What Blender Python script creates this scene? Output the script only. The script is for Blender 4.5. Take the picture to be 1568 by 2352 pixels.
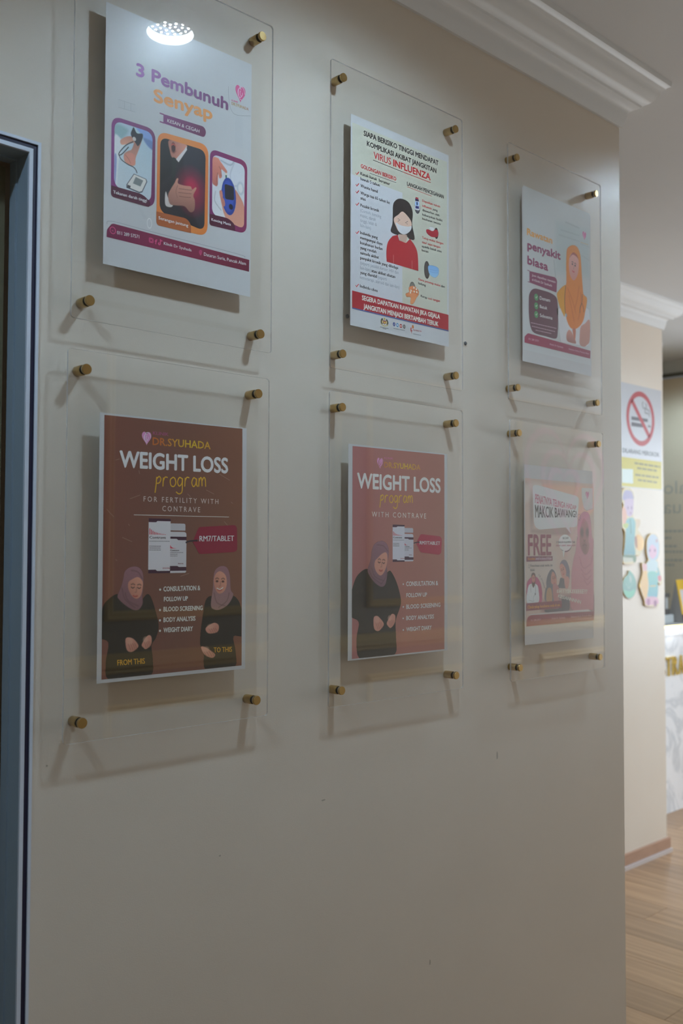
import bpy, bmesh, math, random
import numpy as np
from mathutils import Vector, Matrix

for _o in list(bpy.data.objects):
    bpy.data.objects.remove(_o, do_unlink=True)
SC = bpy.context.scene
COL = SC.collection
random.seed(7)
RNG = np.random.RandomState(11)

# ------------------------------------------------------------------ camera
CAM = bpy.data.cameras.new('camera')
CAM.sensor_fit = 'HORIZONTAL'
CAM.sensor_width = 24.0
CAM.lens = 35.005
CAM.clip_start = 0.05
CAM.dof.use_dof = True
CAM.dof.focus_distance = 1.86
CAM.dof.aperture_fstop = 4.6
cam_ob = bpy.data.objects.new('camera', CAM)
COL.objects.link(cam_ob)
_r = Vector((0.7203, -0.6936, 0.0029)); _u = Vector((-0.0286, -0.0256, 0.9993)); _f = Vector((0.6930, 0.7199, 0.0383))
_m = Matrix((_r, _u, -_f)).transposed().to_4x4()
_m.translation = Vector((0.0, -1.4018, 1.53))
cam_ob.matrix_world = _m
SC.camera = cam_ob

# ------------------------------------------------------------------ world, exposure
W = bpy.data.worlds.new('daylight_sky')
SC.world = W
W.use_nodes = True
_bg = W.node_tree.nodes['Background']
_bg.inputs[0].default_value = (0.86, 0.93, 1.0, 1)
_bg.inputs[1].default_value = 7.0
SC.view_settings.view_transform = 'Standard'
SC.view_settings.look = 'None'
SC.view_settings.exposure = 0.18
SC.view_settings.gamma = 1.0
SC.view_settings.use_curve_mapping = False
LED_STRENGTH = 5700.0      # each LED die of a ceiling downlight
CEIL = 2.807

# daylight portal filling the window opening in the end wall (guides sky light only)
_p = bpy.data.lights.new('window_portal', 'AREA')
_p.shape = 'RECTANGLE'; _p.size = 3.4; _p.size_y = 1.75
_p.cycles.is_portal = True
portal = bpy.data.objects.new('window_portal', _p)
COL.objects.link(portal)
portal.location = (7.62, -0.75, 1.625)
portal.rotation_euler = (math.radians(90), 0, math.radians(90))

# ------------------------------------------------------------------ helpers
def lin(c):
    c = np.asarray(c, float) / 255.0
    return np.where(c <= 0.04045, c / 12.92, ((c + 0.055) / 1.055) ** 2.4)

def make_mat(name, color, rough=0.5, metal=0.0, spec=0.5, coat=0.0):
    m = bpy.data.materials.new(name); m.use_nodes = True
    b = m.node_tree.nodes['Principled BSDF']
    b.inputs['Base Color'].default_value = (*[float(x) for x in color], 1)
    b.inputs['Roughness'].default_value = rough
    b.inputs['Metallic'].default_value = metal
    b.inputs['Specular IOR Level'].default_value = spec
    if coat: b.inputs['Coat Weight'].default_value = coat
    return m

def nodes(m):
    return m.node_tree.nodes, m.node_tree.links, m.node_tree.nodes['Principled BSDF']

def noise_tint(m, c1, c2, scale=4.0, detail=4.0, bump=0.0, bscale=300.0, stretch=None, dist=0.002):
    n, l, b = nodes(m)
    tc = n.new('ShaderNodeTexCoord'); mp = n.new('ShaderNodeMapping')
    if stretch: mp.inputs['Scale'].default_value = stretch
    l.new(tc.outputs['Object'], mp.inputs['Vector'])
    nz = n.new('ShaderNodeTexNoise'); nz.inputs['Scale'].default_value = scale; nz.inputs['Detail'].default_value = detail
    l.new(mp.outputs['Vector'], nz.inputs['Vector'])
    rp = n.new('ShaderNodeValToRGB')
    rp.color_ramp.elements[0].position = 0.3; rp.color_ramp.elements[1].position = 0.7
    rp.color_ramp.elements[0].color = (*c1, 1); rp.color_ramp.elements[1].color = (*c2, 1)
    l.new(nz.outputs['Fac'], rp.inputs['Fac']); l.new(rp.outputs['Color'], b.inputs['Base Color'])
    if bump:
        nb = n.new('ShaderNodeTexNoise'); nb.inputs['Scale'].default_value = bscale; nb.inputs['Detail'].default_value = 3
        l.new(tc.outputs['Object'], nb.inputs['Vector'])
        bp = n.new('ShaderNodeBump'); bp.inputs['Strength'].default_value = bump; bp.inputs['Distance'].default_value = dist
        l.new(nb.outputs['Fac'], bp.inputs['Height']); l.new(bp.outputs['Normal'], b.inputs['Normal'])
    return m

def link(name, me, mat=None, parent=None):
    o = bpy.data.objects.new(name, me); COL.objects.link(o)
    if mat is not None and me is not None:
        for mm in (mat if isinstance(mat, (list, tuple)) else [mat]): me.materials.append(mm)
    if parent is not None: o.parent = parent
    return o

def mesh_from(name, vs, fs, smooth=False):
    me = bpy.data.meshes.new(name); me.from_pydata([tuple(v) for v in vs], [], fs); me.update()
    if smooth:
        me.polygons.foreach_set('use_smooth', [True] * len(me.polygons))
    return me

def empty(name, loc, label=None, cat=None, group=None, kind=None):
    o = bpy.data.objects.new(name, None); COL.objects.link(o); o.location = loc
    o.empty_display_size = 0.05
    tag(o, label, cat, group, kind); return o

def tag(o, label=None, cat=None, group=None, kind=None):
    if label: o['label'] = label
    if cat: o['category'] = cat
    if group: o['group'] = group
    if kind: o['kind'] = kind
    return o

class MB:
    """collects shapes for one mesh"""
    def __init__(s): s.v = []; s.f = []
    def box(s, x0, x1, y0, y1, z0, z1):
        b = len(s.v)
        s.v += [(x0,y0,z0),(x1,y0,z0),(x1,y1,z0),(x0,y1,z0),(x0,y0,z1),(x1,y0,z1),(x1,y1,z1),(x0,y1,z1)]
        s.f += [tuple(b+i for i in q) for q in ((0,3,2,1),(4,5,6,7),(0,1,5,4),(1,2,6,5),(2,3,7,6),(3,0,4,7))]
        return s
    def lathe(s, prof, axis='Y', n=24, c=(0,0,0), cap0=True, cap1=True):
        # prof: (radius, along); axis 'Y' or 'Z'
        b = len(s.v)
        for r, a in prof:
            for k in range(n):
                t = 2*math.pi*k/n
                p = (r*math.cos(t), a, r*math.sin(t)) if axis == 'Y' else (r*math.cos(t), r*math.sin(t), a)
                s.v.append((p[0]+c[0], p[1]+c[1], p[2]+c[2]))
        for i in range(len(prof)-1):
            for k in range(n):
                k2 = (k+1) % n
                s.f.append((b+i*n+k, b+i*n+k2, b+(i+1)*n+k2, b+(i+1)*n+k))
        if cap0: s.f.append(tuple(b+k for k in range(n)))
        if cap1: s.f.append(tuple(b+(len(prof)-1)*n+k for k in reversed(range(n))))
        return s
    def build(s, name, mat=None, parent=None, smooth=False, bevel=0.0):
        me = mesh_from(name, s.v, s.f, smooth)
        bm = bmesh.new(); bm.from_mesh(me)
        bmesh.ops.recalc_face_normals(bm, faces=bm.faces)
        if bevel: bmesh.ops.bevel(bm, geom=bm.edges[:], offset=bevel, segments=2, affect='EDGES', profile=0.6, clamp_overlap=True)
        bm.to_mesh(me); bm.free()
        return link(name, me, mat, parent)

def sharp(o, ang=35):
    o.data.polygons.foreach_set('use_smooth', [True]*len(o.data.polygons))
    bm = bmesh.new(); bm.from_mesh(o.data)
    for e in bm.edges:
        if len(e.link_faces) == 2 and e.calc_face_angle(0) > math.radians(ang): e.smooth = False
    bm.to_mesh(o.data); bm.free(); return o

def sweep(path, prof, sign=1.0):
    """prof: (offset from wall, height); path: plan polyline; offset to the left*sign, mitred at corners"""
    pts = [Vector((p[0], p[1])) for p in path]; off = []
    for i, p in enumerate(pts):
        ns = []
        for a, b in ((i-1, i), (i, i+1)):
            if a >= 0 and b < len(pts):
                d = (pts[b]-pts[a]).normalized(); ns.append(Vector((d.y, -d.x))*sign)
        n = ns[0] if len(ns) == 1 else (ns[0]+ns[1])
        if len(ns) == 2: n = n / n.dot(ns[0])
        off.append(n)
    vs = []; fs = []
    for p, n in zip(pts, off):
        for o, h in prof: vs.append((p.x+n.x*o, p.y+n.y*o, h))
    k = len(prof)
    for i in range(len(pts)-1):
        for j in range(k-1):
            fs.append((i*k+j, (i+1)*k+j, (i+1)*k+j+1, i*k+j+1))
    fs.append(tuple(range(k))); fs.append(tuple((len(pts)-1)*k+j for j in reversed(range(k))))
    return vs, fs

# ------------------------------------------------------------------ materials of the place
M = {}
M['wall'] = make_mat('cream_wall_paint', (.67, .60, .51), .42, spec=.35)
noise_tint(M['wall'], (.655, .588, .50), (.68, .612, .522), 3.0, 5.0, bump=.12, bscale=420, dist=.001)
M['wall2'] = make_mat('cream_column_paint', (.76, .68, .58), .45, spec=.35)
noise_tint(M['wall2'], (.75, .67, .57), (.77, .695, .60), 3.0, 4.0, bump=.08, bscale=420, dist=.001)
M['ceil'] = make_mat('white_ceiling_plaster', (.70, .72, .74), .7)
noise_tint(M['ceil'], (.69, .71, .73), (.72, .74, .76), 2.0, 3.0, bump=.05, bscale=300)
M['cornice'] = make_mat('white_plaster_cornice', (.72, .74, .75), .6)
noise_tint(M['cornice'], (.71, .73, .74), (.74, .755, .765), 6.0, 3.0, bump=.05, bscale=200)
M['brass'] = make_mat('brushed_brass', (.47, .33, .14), .30, metal=1.0)
def _brush(m):
    n, l, b = nodes(m)
    tc = n.new('ShaderNodeTexCoord'); nz = n.new('ShaderNodeTexNoise'); mp = n.new('ShaderNodeMapping')
    mp.inputs['Scale'].default_value = (30, 900, 30)
    nz.inputs['Scale'].default_value = 3; l.new(tc.outputs['Object'], mp.inputs[0]); l.new(mp.outputs[0], nz.inputs['Vector'])
    mr = n.new('ShaderNodeMapRange'); mr.inputs[3].default_value = .2; mr.inputs[4].default_value = .42
    l.new(nz.outputs['Fac'], mr.inputs[0]); l.new(mr.outputs[0], b.inputs['Roughness'])
_brush(M['brass'])
M['washer'] = make_mat('dark_rubber_washer', (.03, .027, .022), .5)
M['clearwasher'] = make_mat('clear_plastic_washer', (.75, .75, .74), .15)
M['alum'] = make_mat('white_powder_coated_aluminium', (.62, .68, .78), .4)
M['alum2'] = make_mat('grey_blue_powder_coated_aluminium', (.30, .38, .46), .45)
M['navy'] = make_mat('navy_gasket', (.012, .012, .045), .45)
M['door'] = make_mat('olive_door_laminate', (.20, .18, .11), .5)
noise_tint(M['door'], (.18, .165, .10), (.22, .20, .125), 8, 5)
M['skirt'] = make_mat('brown_wood_skirting', (.42, .24, .15), .4)
noise_tint(M['skirt'], (.38, .215, .13), (.46, .27, .175), 10, 5, stretch=(1, 12, 12))
M['skirtcap'] = make_mat('pale_sealant_strip', (.62, .56, .54), .5)
M['marble'] = make_mat('white_marble_laminate', (.78, .80, .83), .18)
def _marble(m):
    n, l, b = nodes(m)
    tc = n.new('ShaderNodeTexCoord'); nz = n.new('ShaderNodeTexNoise'); nz.inputs['Scale'].default_value = 3.5; nz.inputs['Detail'].default_value = 8; nz.inputs['Distortion'].default_value = 1.5
    l.new(tc.outputs['Object'], nz.inputs['Vector'])
    rp = n.new('ShaderNodeValToRGB'); e = rp.color_ramp.elements
    e[0].position = .44; e[0].color = (.88, .90, .93, 1); e[1].position = .56; e[1].color = (.88, .90, .93, 1)
    k = e.new(.50); k.color = (.68, .71, .75, 1)
    l.new(nz.outputs['Fac'], rp.inputs[0]); l.new(rp.outputs[0], b.inputs['Base Color'])
_marble(M['marble'])
M['gold'] = make_mat('polished_gold', (.90, .68, .22), .18, metal=1.0)
M['goldtrim'] = make_mat('gold_painted_moulding', (.85, .64, .30), .35, metal=.0)
M['black'] = make_mat('black_plastic', (.012, .012, .012), .35)
M['grey'] = make_mat('grey_card', (.42, .40, .38), .6)
M['greyplastic'] = make_mat('pale_grey_plastic', (.45, .50, .52), .35)
M['frost'] = make_mat('pale_green_frosted_glass', (.71, .60, .43), .35)
M['frost'].node_tree.nodes['Principled BSDF'].inputs['Transmission Weight'].default_value = .05
M['glasstext'] = make_mat('grey_vinyl_lettering', (.50, .46, .37), .5)
M['header'] = make_mat('pale_header_board', (.66, .67, .63), .5)
M['track'] = make_mat('dark_aluminium_track', (.10, .10, .075), .4)
M['cream2'] = make_mat('cream_opposite_wall', (.42, .36, .28), .5)
noise_tint(M['cream2'], (.40, .345, .27), (.44, .38, .30), 2, 3)
M['pink'] = make_mat('pink_emblem_paint', (.72, .36, .42), .5)

def wood_mat():
    m = make_mat('oak_laminate', (.45, .29, .17), .3, spec=.4)
    n, l, b = nodes(m)
    tc = n.new('ShaderNodeTexCoord'); oi = n.new('ShaderNodeObjectInfo')
    va = n.new('ShaderNodeVectorMath'); va.operation = 'MULTIPLY_ADD'
    va.inputs[1].default_value = (38, 1.6, 10)
    l.new(tc.outputs['Object'], va.inputs[0])
    sc = n.new('ShaderNodeVectorMath'); sc.operation = 'SCALE'; sc.inputs[0].default_value = (31, 17, 5)
    l.new(oi.outputs['Random'], sc.inputs['Scale']); l.new(sc.outputs[0], va.inputs[2])
    nz = n.new('ShaderNodeTexNoise'); nz.inputs['Scale'].default_value = 1.0; nz.inputs['Detail'].default_value = 6; nz.inputs['Distortion'].default_value = .6
    l.new(va.outputs[0], nz.inputs['Vector'])
    rp = n.new('ShaderNodeValToRGB'); e = rp.color_ramp.elements
    e[0].position = .25; e[0].color = (.26, .14, .06, 1); e[1].position = .75; e[1].color = (.46, .275, .14, 1)
    l.new(nz.outputs['Fac'], rp.inputs[0])
    hs = n.new('ShaderNodeHueSaturation'); mr = n.new('ShaderNodeMapRange'); mr.inputs[3].default_value = .88; mr.inputs[4].default_value = 1.12
    l.new(oi.outputs['Random'], mr.inputs[0]); l.new(mr.outputs[0], hs.inputs['Value']); l.new(rp.outputs[0], hs.inputs['Color'])
    l.new(hs.outputs[0], b.inputs['Base Color'])
    return m
M['wood'] = wood_mat()
M['woodbase'] = make_mat('dark_floor_joint', (.16, .10, .06), .6)

def acrylic(face=True):
    """thin clear sheet: straight-through transmission with an angle-dependent (Schlick) surface reflection"""
    m = bpy.data.materials.new('clear_acrylic_face' if face else 'clear_acrylic_back'); m.use_nodes = True
    nt = m.node_tree; nt.nodes.clear(); n, l = nt.nodes, nt.links
    out = n.new('ShaderNodeOutputMaterial'); tr = n.new('ShaderNodeBsdfTransparent'); tr.inputs[0].default_value = (.975, .975, .97, 1)
    if not face:
        tr.inputs[0].default_value = (1, 1, 1, 1); l.new(tr.outputs[0], out.inputs[0]); return m
    gl = n.new('ShaderNodeBsdfGlossy'); gl.inputs['Roughness'].default_value = .0; gl.inputs['Color'].default_value = (1, 1, 1, 1)
    ge = n.new('ShaderNodeNewGeometry'); dp = n.new('ShaderNodeVectorMath'); dp.operation = 'DOT_PRODUCT'
    l.new(ge.outputs['Normal'], dp.inputs[0]); l.new(ge.outputs['Incoming'], dp.inputs[1])
    def mth(op, a, b_=None):
        q = n.new('ShaderNodeMath'); q.operation = op
        for i, x in enumerate((a, b_)):
            if x is None: continue
            if isinstance(x, (int, float)): q.inputs[i].default_value = x
            else: l.new(x, q.inputs[i])
        return q.outputs[0]
    c = mth('ABSOLUTE', dp.outputs['Value'])
    f = mth('POWER', mth('SUBTRACT', 1.0, c), 5.0)
    f = mth('ADD', mth('MULTIPLY', f, .96), .04)
    f2 = mth('DIVIDE', mth('MULTIPLY', f, 2.0), mth('ADD', f, 1.0))      # both surfaces of the sheet
    mx = n.new('ShaderNodeMixShader'); l.new(f2, mx.inputs[0]); l.new(tr.outputs[0], mx.inputs[1]); l.new(gl.outputs[0], mx.inputs[2])
    l.new(mx.outputs[0], out.inputs[0])
    return m
M['acr'] = acrylic(True); M['acrb'] = acrylic(False)
def edge_mat():
    m = make_mat('acrylic_cut_edge', (.70, .72, .73), .2)
    n, l, b = nodes(m); out = n['Material Output']
    tr = n.new('ShaderNodeBsdfTransparent'); tr.inputs[0].default_value = (.9, .9, .9, 1); mx = n.new('ShaderNodeMixShader'); mx.inputs[0].default_value = .42
    l.new(tr.outputs[0], mx.inputs[1]); l.new(b.outputs[0], mx.inputs[2]); l.new(mx.outputs[0], out.inputs[0])
    return m
M['acre'] = edge_mat()

# ------------------------------------------------------------------ the setting
WX1 = 2.394        # free end of the poster wall
DX1 = 0.7075       # outer edge of the door frame
DZ = 2.150         # top of the door frame
b = MB(); b.box(DX1-.004, WX1, 0, .15, 0, CEIL); b.box(-.33, DX1-.004, 0, .15, DZ-.004, CEIL); b.box(-2.6, -.33, 0, .15, 0, CEIL)
wall_back = tag(b.build('wall_back', M['wall']), kind='structure')
b = MB(); b.box(3.4, 4.768, 1.15, 1.62, 0, CEIL)
wall_column = tag(b.build('wall_column', M['wall2']), kind='structure')
b = MB(); b.box(-2.6, 7.7, -2.85, -2.7, 0, CEIL)
wall_opp = tag(b.build('wall_opposite', M['cream2']), kind='structure')
b = MB(); b.box(-2.75, -2.6, -2.85, 3.6, 0, CEIL); tag(b.build('wall_left', M['cream2']), kind='structure')
b = MB(); b.box(7.6, 7.75, 1.0, 3.6, 0, CEIL); b.box(7.6, 7.75, -2.85, -2.45, 0, CEIL); b.box(7.6, 7.75, -2.45, 1.0, 0, .75); b.box(7.6, 7.75, -2.45, 1.0, 2.5, CEIL)
tag(b.build('wall_right', M['cream2']), kind='structure')
b = MB(); b.box(-2.75, 7.75, 3.45, 3.6, 0, CEIL); tag(b.build('wall_rear', M['cream2']), kind='structure')
b = MB(); b.box(-2.75, 7.75, -2.85, 3.6, CEIL, CEIL+.1)
ceiling = tag(b.build('ceiling', M['ceil']), kind='structure')
b = MB(); b.box(-2.75, 7.75, -2.85, 3.6, -.1, -.0015)
floor = tag(b.build('floor', M['woodbase']), kind='structure')
# window opposite the hall: frame bars only in the opening
wf = MB()
for y in (-2.45, -1.62, -.76, .1, .95): wf.box(7.62, 7.68, y, y+.05, .75, 2.5)
for z in (.75, 2.45): wf.box(7.62, 7.68, -2.45, 1.0, z, z+.05)
tag(wf.build('window_1', M['alum']), kind='structure')

# floor planks where the hall floor can be seen, laid along Y
PW, PL = .192, 1.22
pm = MB(); pm.box(.0008, PW-.0008, .0008, PL-.0008, -.0014, 0)
plank_me = None
k = 0
for i in range(26):
    x = 2.1 + i*PW
    oy = -1.9 + (i*0.43) % PL - PL
    for j in range(5):
        y = oy + j*PL
        if y > 3.3 or y+PL < -1.6: continue
        if plank_me is None:
            po = pm.build('plank', M['wood'], floor); plank_me = po.data
        else: po = link('plank', plank_me, None, floor)
        po.location = (x, y, 0); k += 1
fb = MB(); fb.box(-2.6, 2.1, -2.7, 3.45, -.0015, -.0002); fb.box(2.1, 7.6, -2.7, -1.9, -.0015, -.0003)
fo = fb.build('floor_laminate', M['wood'], floor)

# cornices
PROF = [(0,0),(.0075,0),(.0095,.008),(.013,.020),(.0160,.030),(.0165,.040),(.019,.045),(.0253,.050),(.034,.0525),(.0425,.0545),(.0445,.060),
        (.055,.064),(.064,.070),(.073,.079),(.078,.088),(.0808,.0975),(.085,.102),(.0895,.1045),(.092,.109),(.1005,.113),(.1026,.121),(.1026,.1255),(0,.1255)]
PROF = [(o, h + CEIL - .1255) for o, h in PROF]
def cornice(name, path, sign, parent=None):
    vs, fs = sweep(path, PROF, sign)
    o = link(name, mesh_from(name, vs, fs), M['cornice'])
    bm = bmesh.new(); bm.from_mesh(o.data); bmesh.ops.recalc_face_normals(bm, faces=bm.faces); bm.to_mesh(o.data); bm.free()
    tag(o, kind='structure'); return sharp(o, 40)
cornice('trim_1', [(-2.6, 0), (WX1, 0), (WX1, .15)], 1)
cornice('trim_2', [(3.4, 1.15), (4.768, 1.15), (4.768, 1.62)], 1)
cornice('trim_3', [(7.6, -2.7), (-2.6, -2.7)], 1)

# column skirting
sk = MB(); sk.box(3.4, 4.782, 1.134, 1.15, .018, .072); o = sk.build('baseboard_column', M['skirt'], bevel=.003); tag(o, kind='structure')
sc_ = MB(); sc_.box(3.4, 4.784, 1.126, 1.15, 0, .018); sc_.build('sealant_strip', M['skirtcap'], o)

# door at the left edge: aluminium frame with navy gasket, reveal and leaf
door = empty('door_1', (DX1, 0, 0), kind='structure')
def door_strip(name, mat, a, c, y0, y1):
    """mitred strip running up the jamb and along the head between insets a..c from the outer edge"""
    vs = []; xl = -1.03
    for y in (y0, y1):
        vs += [(-a, y, 0), (-c, y, 0), (-c, y, DZ-c), (-a, y, DZ-a), (xl, y, DZ-c), (xl, y, DZ-a)]
    fs = [(0,1,2,3),(3,2,4,5),(6,9,8,7),(9,11,10,8),(0,3,9,6),(1,7,8,2),(3,5,11,9),(2,8,10,4),(0,6,7,1),(4,10,11,5)]
    o = link(name, mesh_from(name, vs, fs), mat, door)
    bm = bmesh.new(); bm.from_mesh(o.data); bmesh.ops.recalc_face_normals(bm, faces=bm.faces); bm.to_mesh(o.data); bm.free()
    return o
door_strip('frame_outer', M['alum'], 0, .0046, -.004, .05)
door_strip('gasket', M['navy'], .0046, .0128, -.0015, .05)
door_strip('frame_inner', M['alum'], .0128, .0190, -.004, .05)
door_strip('reveal', M['alum2'], .0190, .0195, .0, .033)
door_strip('door_stop', M['alum2'], .0190, .0225, .033, .053)
lf = MB(); lf.box(-1.03, -.0275, .058, .095, .01, DZ-.0275); lf.build('door_leaf', M['door'], door)

# little marks on the wall: old plugs and scuffs
M['plug'] = make_mat('dark_grey_plug', (.12, .12, .125), .5)
def plug(x, z, r):
    o = MB().lathe([(r, .001), (r, -.0015), (r*.6, -.003), (r*.25, -.0022)], 'Y', 14).build('wall_plug', M['plug'], wall_back); o.location = (x, 0, z); return o
plug(1.3635, 1.9925, .0042); plug(1.7319, 1.9928, .0042)
M['scuff'] = make_mat('grey_scuff', (.42, .37, .31), .6)
for x, z, w, h in ((1.8433, 1.064, .004, .02), (1.3034, 1.0546, .007, .004), (1.611, .665, .003, .013), (1.06, 1.001, .003, .003), (.733, 1.203, .002, .003)):
    n = 9; vs = [(x + w*math.cos(t)*random.uniform(.6, 1), -.0002, z + h*.6*math.sin(t)*random.uniform(.6, 1)) for t in [2*math.pi*i/n for i in range(n)]]
    link('scuff', mesh_from('scuff', vs, [tuple(range(n))]), M['scuff'], wall_back)

# opposite wall: gold panel mouldings, dado rail (seen mirrored in the acrylic)
def frame_ring(name, x0, x1, z0, z1, parent):
    vs = []; fs = []
    prof = [(0, 0), (0, .012), (.010, .022), (.022, .012), (.034, .018), (.045, .006), (.045, 0)]
    cs = [(x0, z0, 1, 1), (x1, z0, -1, 1), (x1, z1, -1, -1), (x0, z1, 1, -1)]
    for cx, cz, sx, sz in cs:
        for o, d in prof: vs.append((cx + sx*o, -2.7 + d, cz + sz*o))
    k = len(prof)
    for i in range(4):
        for j in range(k-1): fs.append((i*k+j, ((i+1) % 4)*k+j, ((i+1) % 4)*k+j+1, i*k+j+1))
    o = link(name, mesh_from(name, vs, fs), M['goldtrim'], parent)
    bm = bmesh.new(); bm.from_mesh(o.data); bmesh.ops.recalc_face_normals(bm, faces=bm.faces); bm.to_mesh(o.data); bm.free()
    return o
for i in range(5):
    x0 = .68 + i*1.71
    if x0+1.5 > 7.6: break
    if i != 3: frame_ring('panel_frame', x0, x0+1.5, 1.20, 2.48, wall_opp)
    frame_ring('panel_frame', x0, x0+1.5, .20, .815, wall_opp)
vs, fs = sweep([(7.6, -2.7), (-2.6, -2.7)], [(0, .955), (.012, .96), (.012, .975), (.03, .985), (.03, 1.015), (.014, 1.025), (.014, 1.045), (0, 1.05)], 1)
# warm glowing strip added to brighten the opposite wall, shielded by an added pelmet
pel = MB(); pel.box(.3, 7.5, -2.7, -2.575, 2.60, 2.62); pel.box(.3, 7.5, -2.60, -2.575, 2.54, 2.60)
pel_o = tag(pel.build('trim_shield', M['cornice']), kind='structure')
st_ = MB(); st_.box(.35, 7.45, -2.655, -2.635, 2.594, 2.6)
_e = bpy.data.materials.new('added_warm_strip'); _e.use_nodes = True; _e.node_tree.nodes.clear()
_en = _e.node_tree.nodes.new('ShaderNodeEmission'); _eo = _e.node_tree.nodes.new('ShaderNodeOutputMaterial'); _en.inputs[0].default_value = (1, .70, .36, 1); _en.inputs[1].default_value = 6.0
_e.node_tree.links.new(_en.outputs[0], _eo.inputs[0])
st_.build('added_light_strip', _e, pel_o)
link('dado_rail', mesh_from('dado_rail', vs, fs), M['goldtrim'], wall_opp)

def heart_pts(cx, cz, s, n=40):
    out = []
    for i in range(n):
        t = 2*math.pi*i/n
        x = 16*math.sin(t)**3; y = 13*math.cos(t)-5*math.cos(2*t)-2*math.cos(3*t)-math.cos(4*t)
        out.append((cx + x*s/17, cz + (y+2)*s/17))
    return out
em = empty('wall_emblem', (6.15, -2.7, 1.95), 'large pale pink heart emblem on the cream wall facing the posters', 'emblem')
for s, dx in ((.55, 0), (.38, .04), (.22, -.03)):
    hp = heart_pts(dx, 0, s); hi = heart_pts(dx, 0, s-.05)
    n = len(hp); vs = [(p[0], .004, p[1]) for p in hp] + [(p[0], .004, p[1]) for p in hi] + [(p[0], 0, p[1]) for p in hp] + [(p[0], 0, p[1]) for p in hi]
    fs = []
    for i in range(n):
        j = (i+1) % n; fs += [(i, j, n+j, n+i), (i, 2*n+i, 2*n+j, j), (n+i, n+j, 3*n+j, 3*n+i)]
    link('heart_ring', mesh_from('heart_ring', vs, fs), M['pink'], em)

# ------------------------------------------------------------------ ceiling downlights
M['lampbody'] = make_mat('white_lamp_body', (.85, .85, .85), .35)
def emis(name, col, s):
    m = bpy.data.materials.new(name); m.use_nodes = True; nt = m.node_tree; nt.nodes.clear()
    e = nt.nodes.new('ShaderNodeEmission'); o = nt.nodes.new('ShaderNodeOutputMaterial')
    e.inputs[0].default_value = (*col, 1); e.inputs[1].default_value = s; nt.links.new(e.outputs[0], o.inputs[0]); return m
M['led'] = emis('led_die', (.66, .90, 1.12), LED_STRENGTH)
M['ledboard'] = emis('led_board_glow', (.62, .80, 1.0), 1.5)
M['ring'] = emis('rim_wall_glow', (.82, .93, 1.0), 11.0)  # emission stands in for LED light falling on the lamp's inner rim
M['cup'] = make_mat('led_cutoff_cup', (.004, .004, .005), .6)  # near-black cups added around the dies to cut off their wide-angle light
def make_downlight():
    root = empty('ceiling_downlight', (0, 0, CEIL), 'x', 'ceiling light', 'round downlights in the ceiling')
    prof = [(.056, -.037), (.058, -.039), (.066, -.036), (.068, -.010), (.068, 0), (.054, 0), (.0545, -.010), (.056, -.037)]
    o = MB().lathe(prof, 'Z', 40, cap0=False, cap1=False).build('trim_ring', M['lampbody'], root); sharp(o, 50)
    o = MB().lathe([(.0542, -.008), (.0542, -.0145)], 'Z', 32).build('led_board', M['ledboard'], root)
    pts = [(0, 0)] + [(.0150*math.cos(a), .0150*math.sin(a)) for a in [2*math.pi*i/6 for i in range(6)]] + [(.0300*math.cos(a), .0300*math.sin(a)) for a in [2*math.pi*(i+.5)/12 for i in range(12)]] + [(.0445*math.cos(a), .0445*math.sin(a)) for a in [2*math.pi*i/17 for i in range(17)]]
    MB().lathe([(.0538, -.0150), (.0553, -.0365), (.0558, -.0365), (.0545, -.0150)], 'Z', 40, cap0=False, cap1=False).build('glowing_rim_wall', M['ring'], root)  # inner rim wall, its lit look given by emission
    lm = cm = None
    for x, y in pts:
        if lm is None:
            d = MB().lathe([(.0022, -.0146), (.0021, -.0152), (.0012, -.0156)], 'Z', 8).build('led', M['led'], root); lm = d.data
            c_ = MB().lathe([(.0025, -.0146), (.0052, -.0167), (.0056, -.0167), (.0032, -.0146)], 'Z', 12, cap0=False, cap1=False).build('cutoff_cup', M['cup'], d); cm = c_.data
        else: d = link('led', lm, None, root); link('cutoff_cup', cm, None, d)
        d.location = (x, y, 0)
    return root
def copy_tree(o, parent=None):
    c = o.copy(); COL.objects.link(c); c.parent = parent
    for ch in list(o.children): copy_tree(ch, c)
    return c
lamp0 = make_downlight()
LAMPS = [((1.33, -.63), 'bright round LED downlight above the middle of the poster wall'), ((5.20, -.30), 'unseen round downlight added past the cream column to brighten the far side'), ((-.15, -.62), 'round LED downlight in front of the white-framed door'),  # second entry is added, unseen: brightens far ceiling, column and counter
         ((2.94, -.33), 'round LED downlight just past the free end of the poster wall'), ((4.30, .20), 'unseen round downlight added to brighten the face of the cream column'),  # second entry is added, unseen: lights the column face and nearby floor
         ((5.60, 1.67), 'round LED downlight glowing above the reception counter')]
for i, ((x, y), lb) in enumerate(LAMPS):
    o = lamp0 if i == 0 else copy_tree(lamp0)
    o.location = (x, y, CEIL); o['label'] = lb

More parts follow.
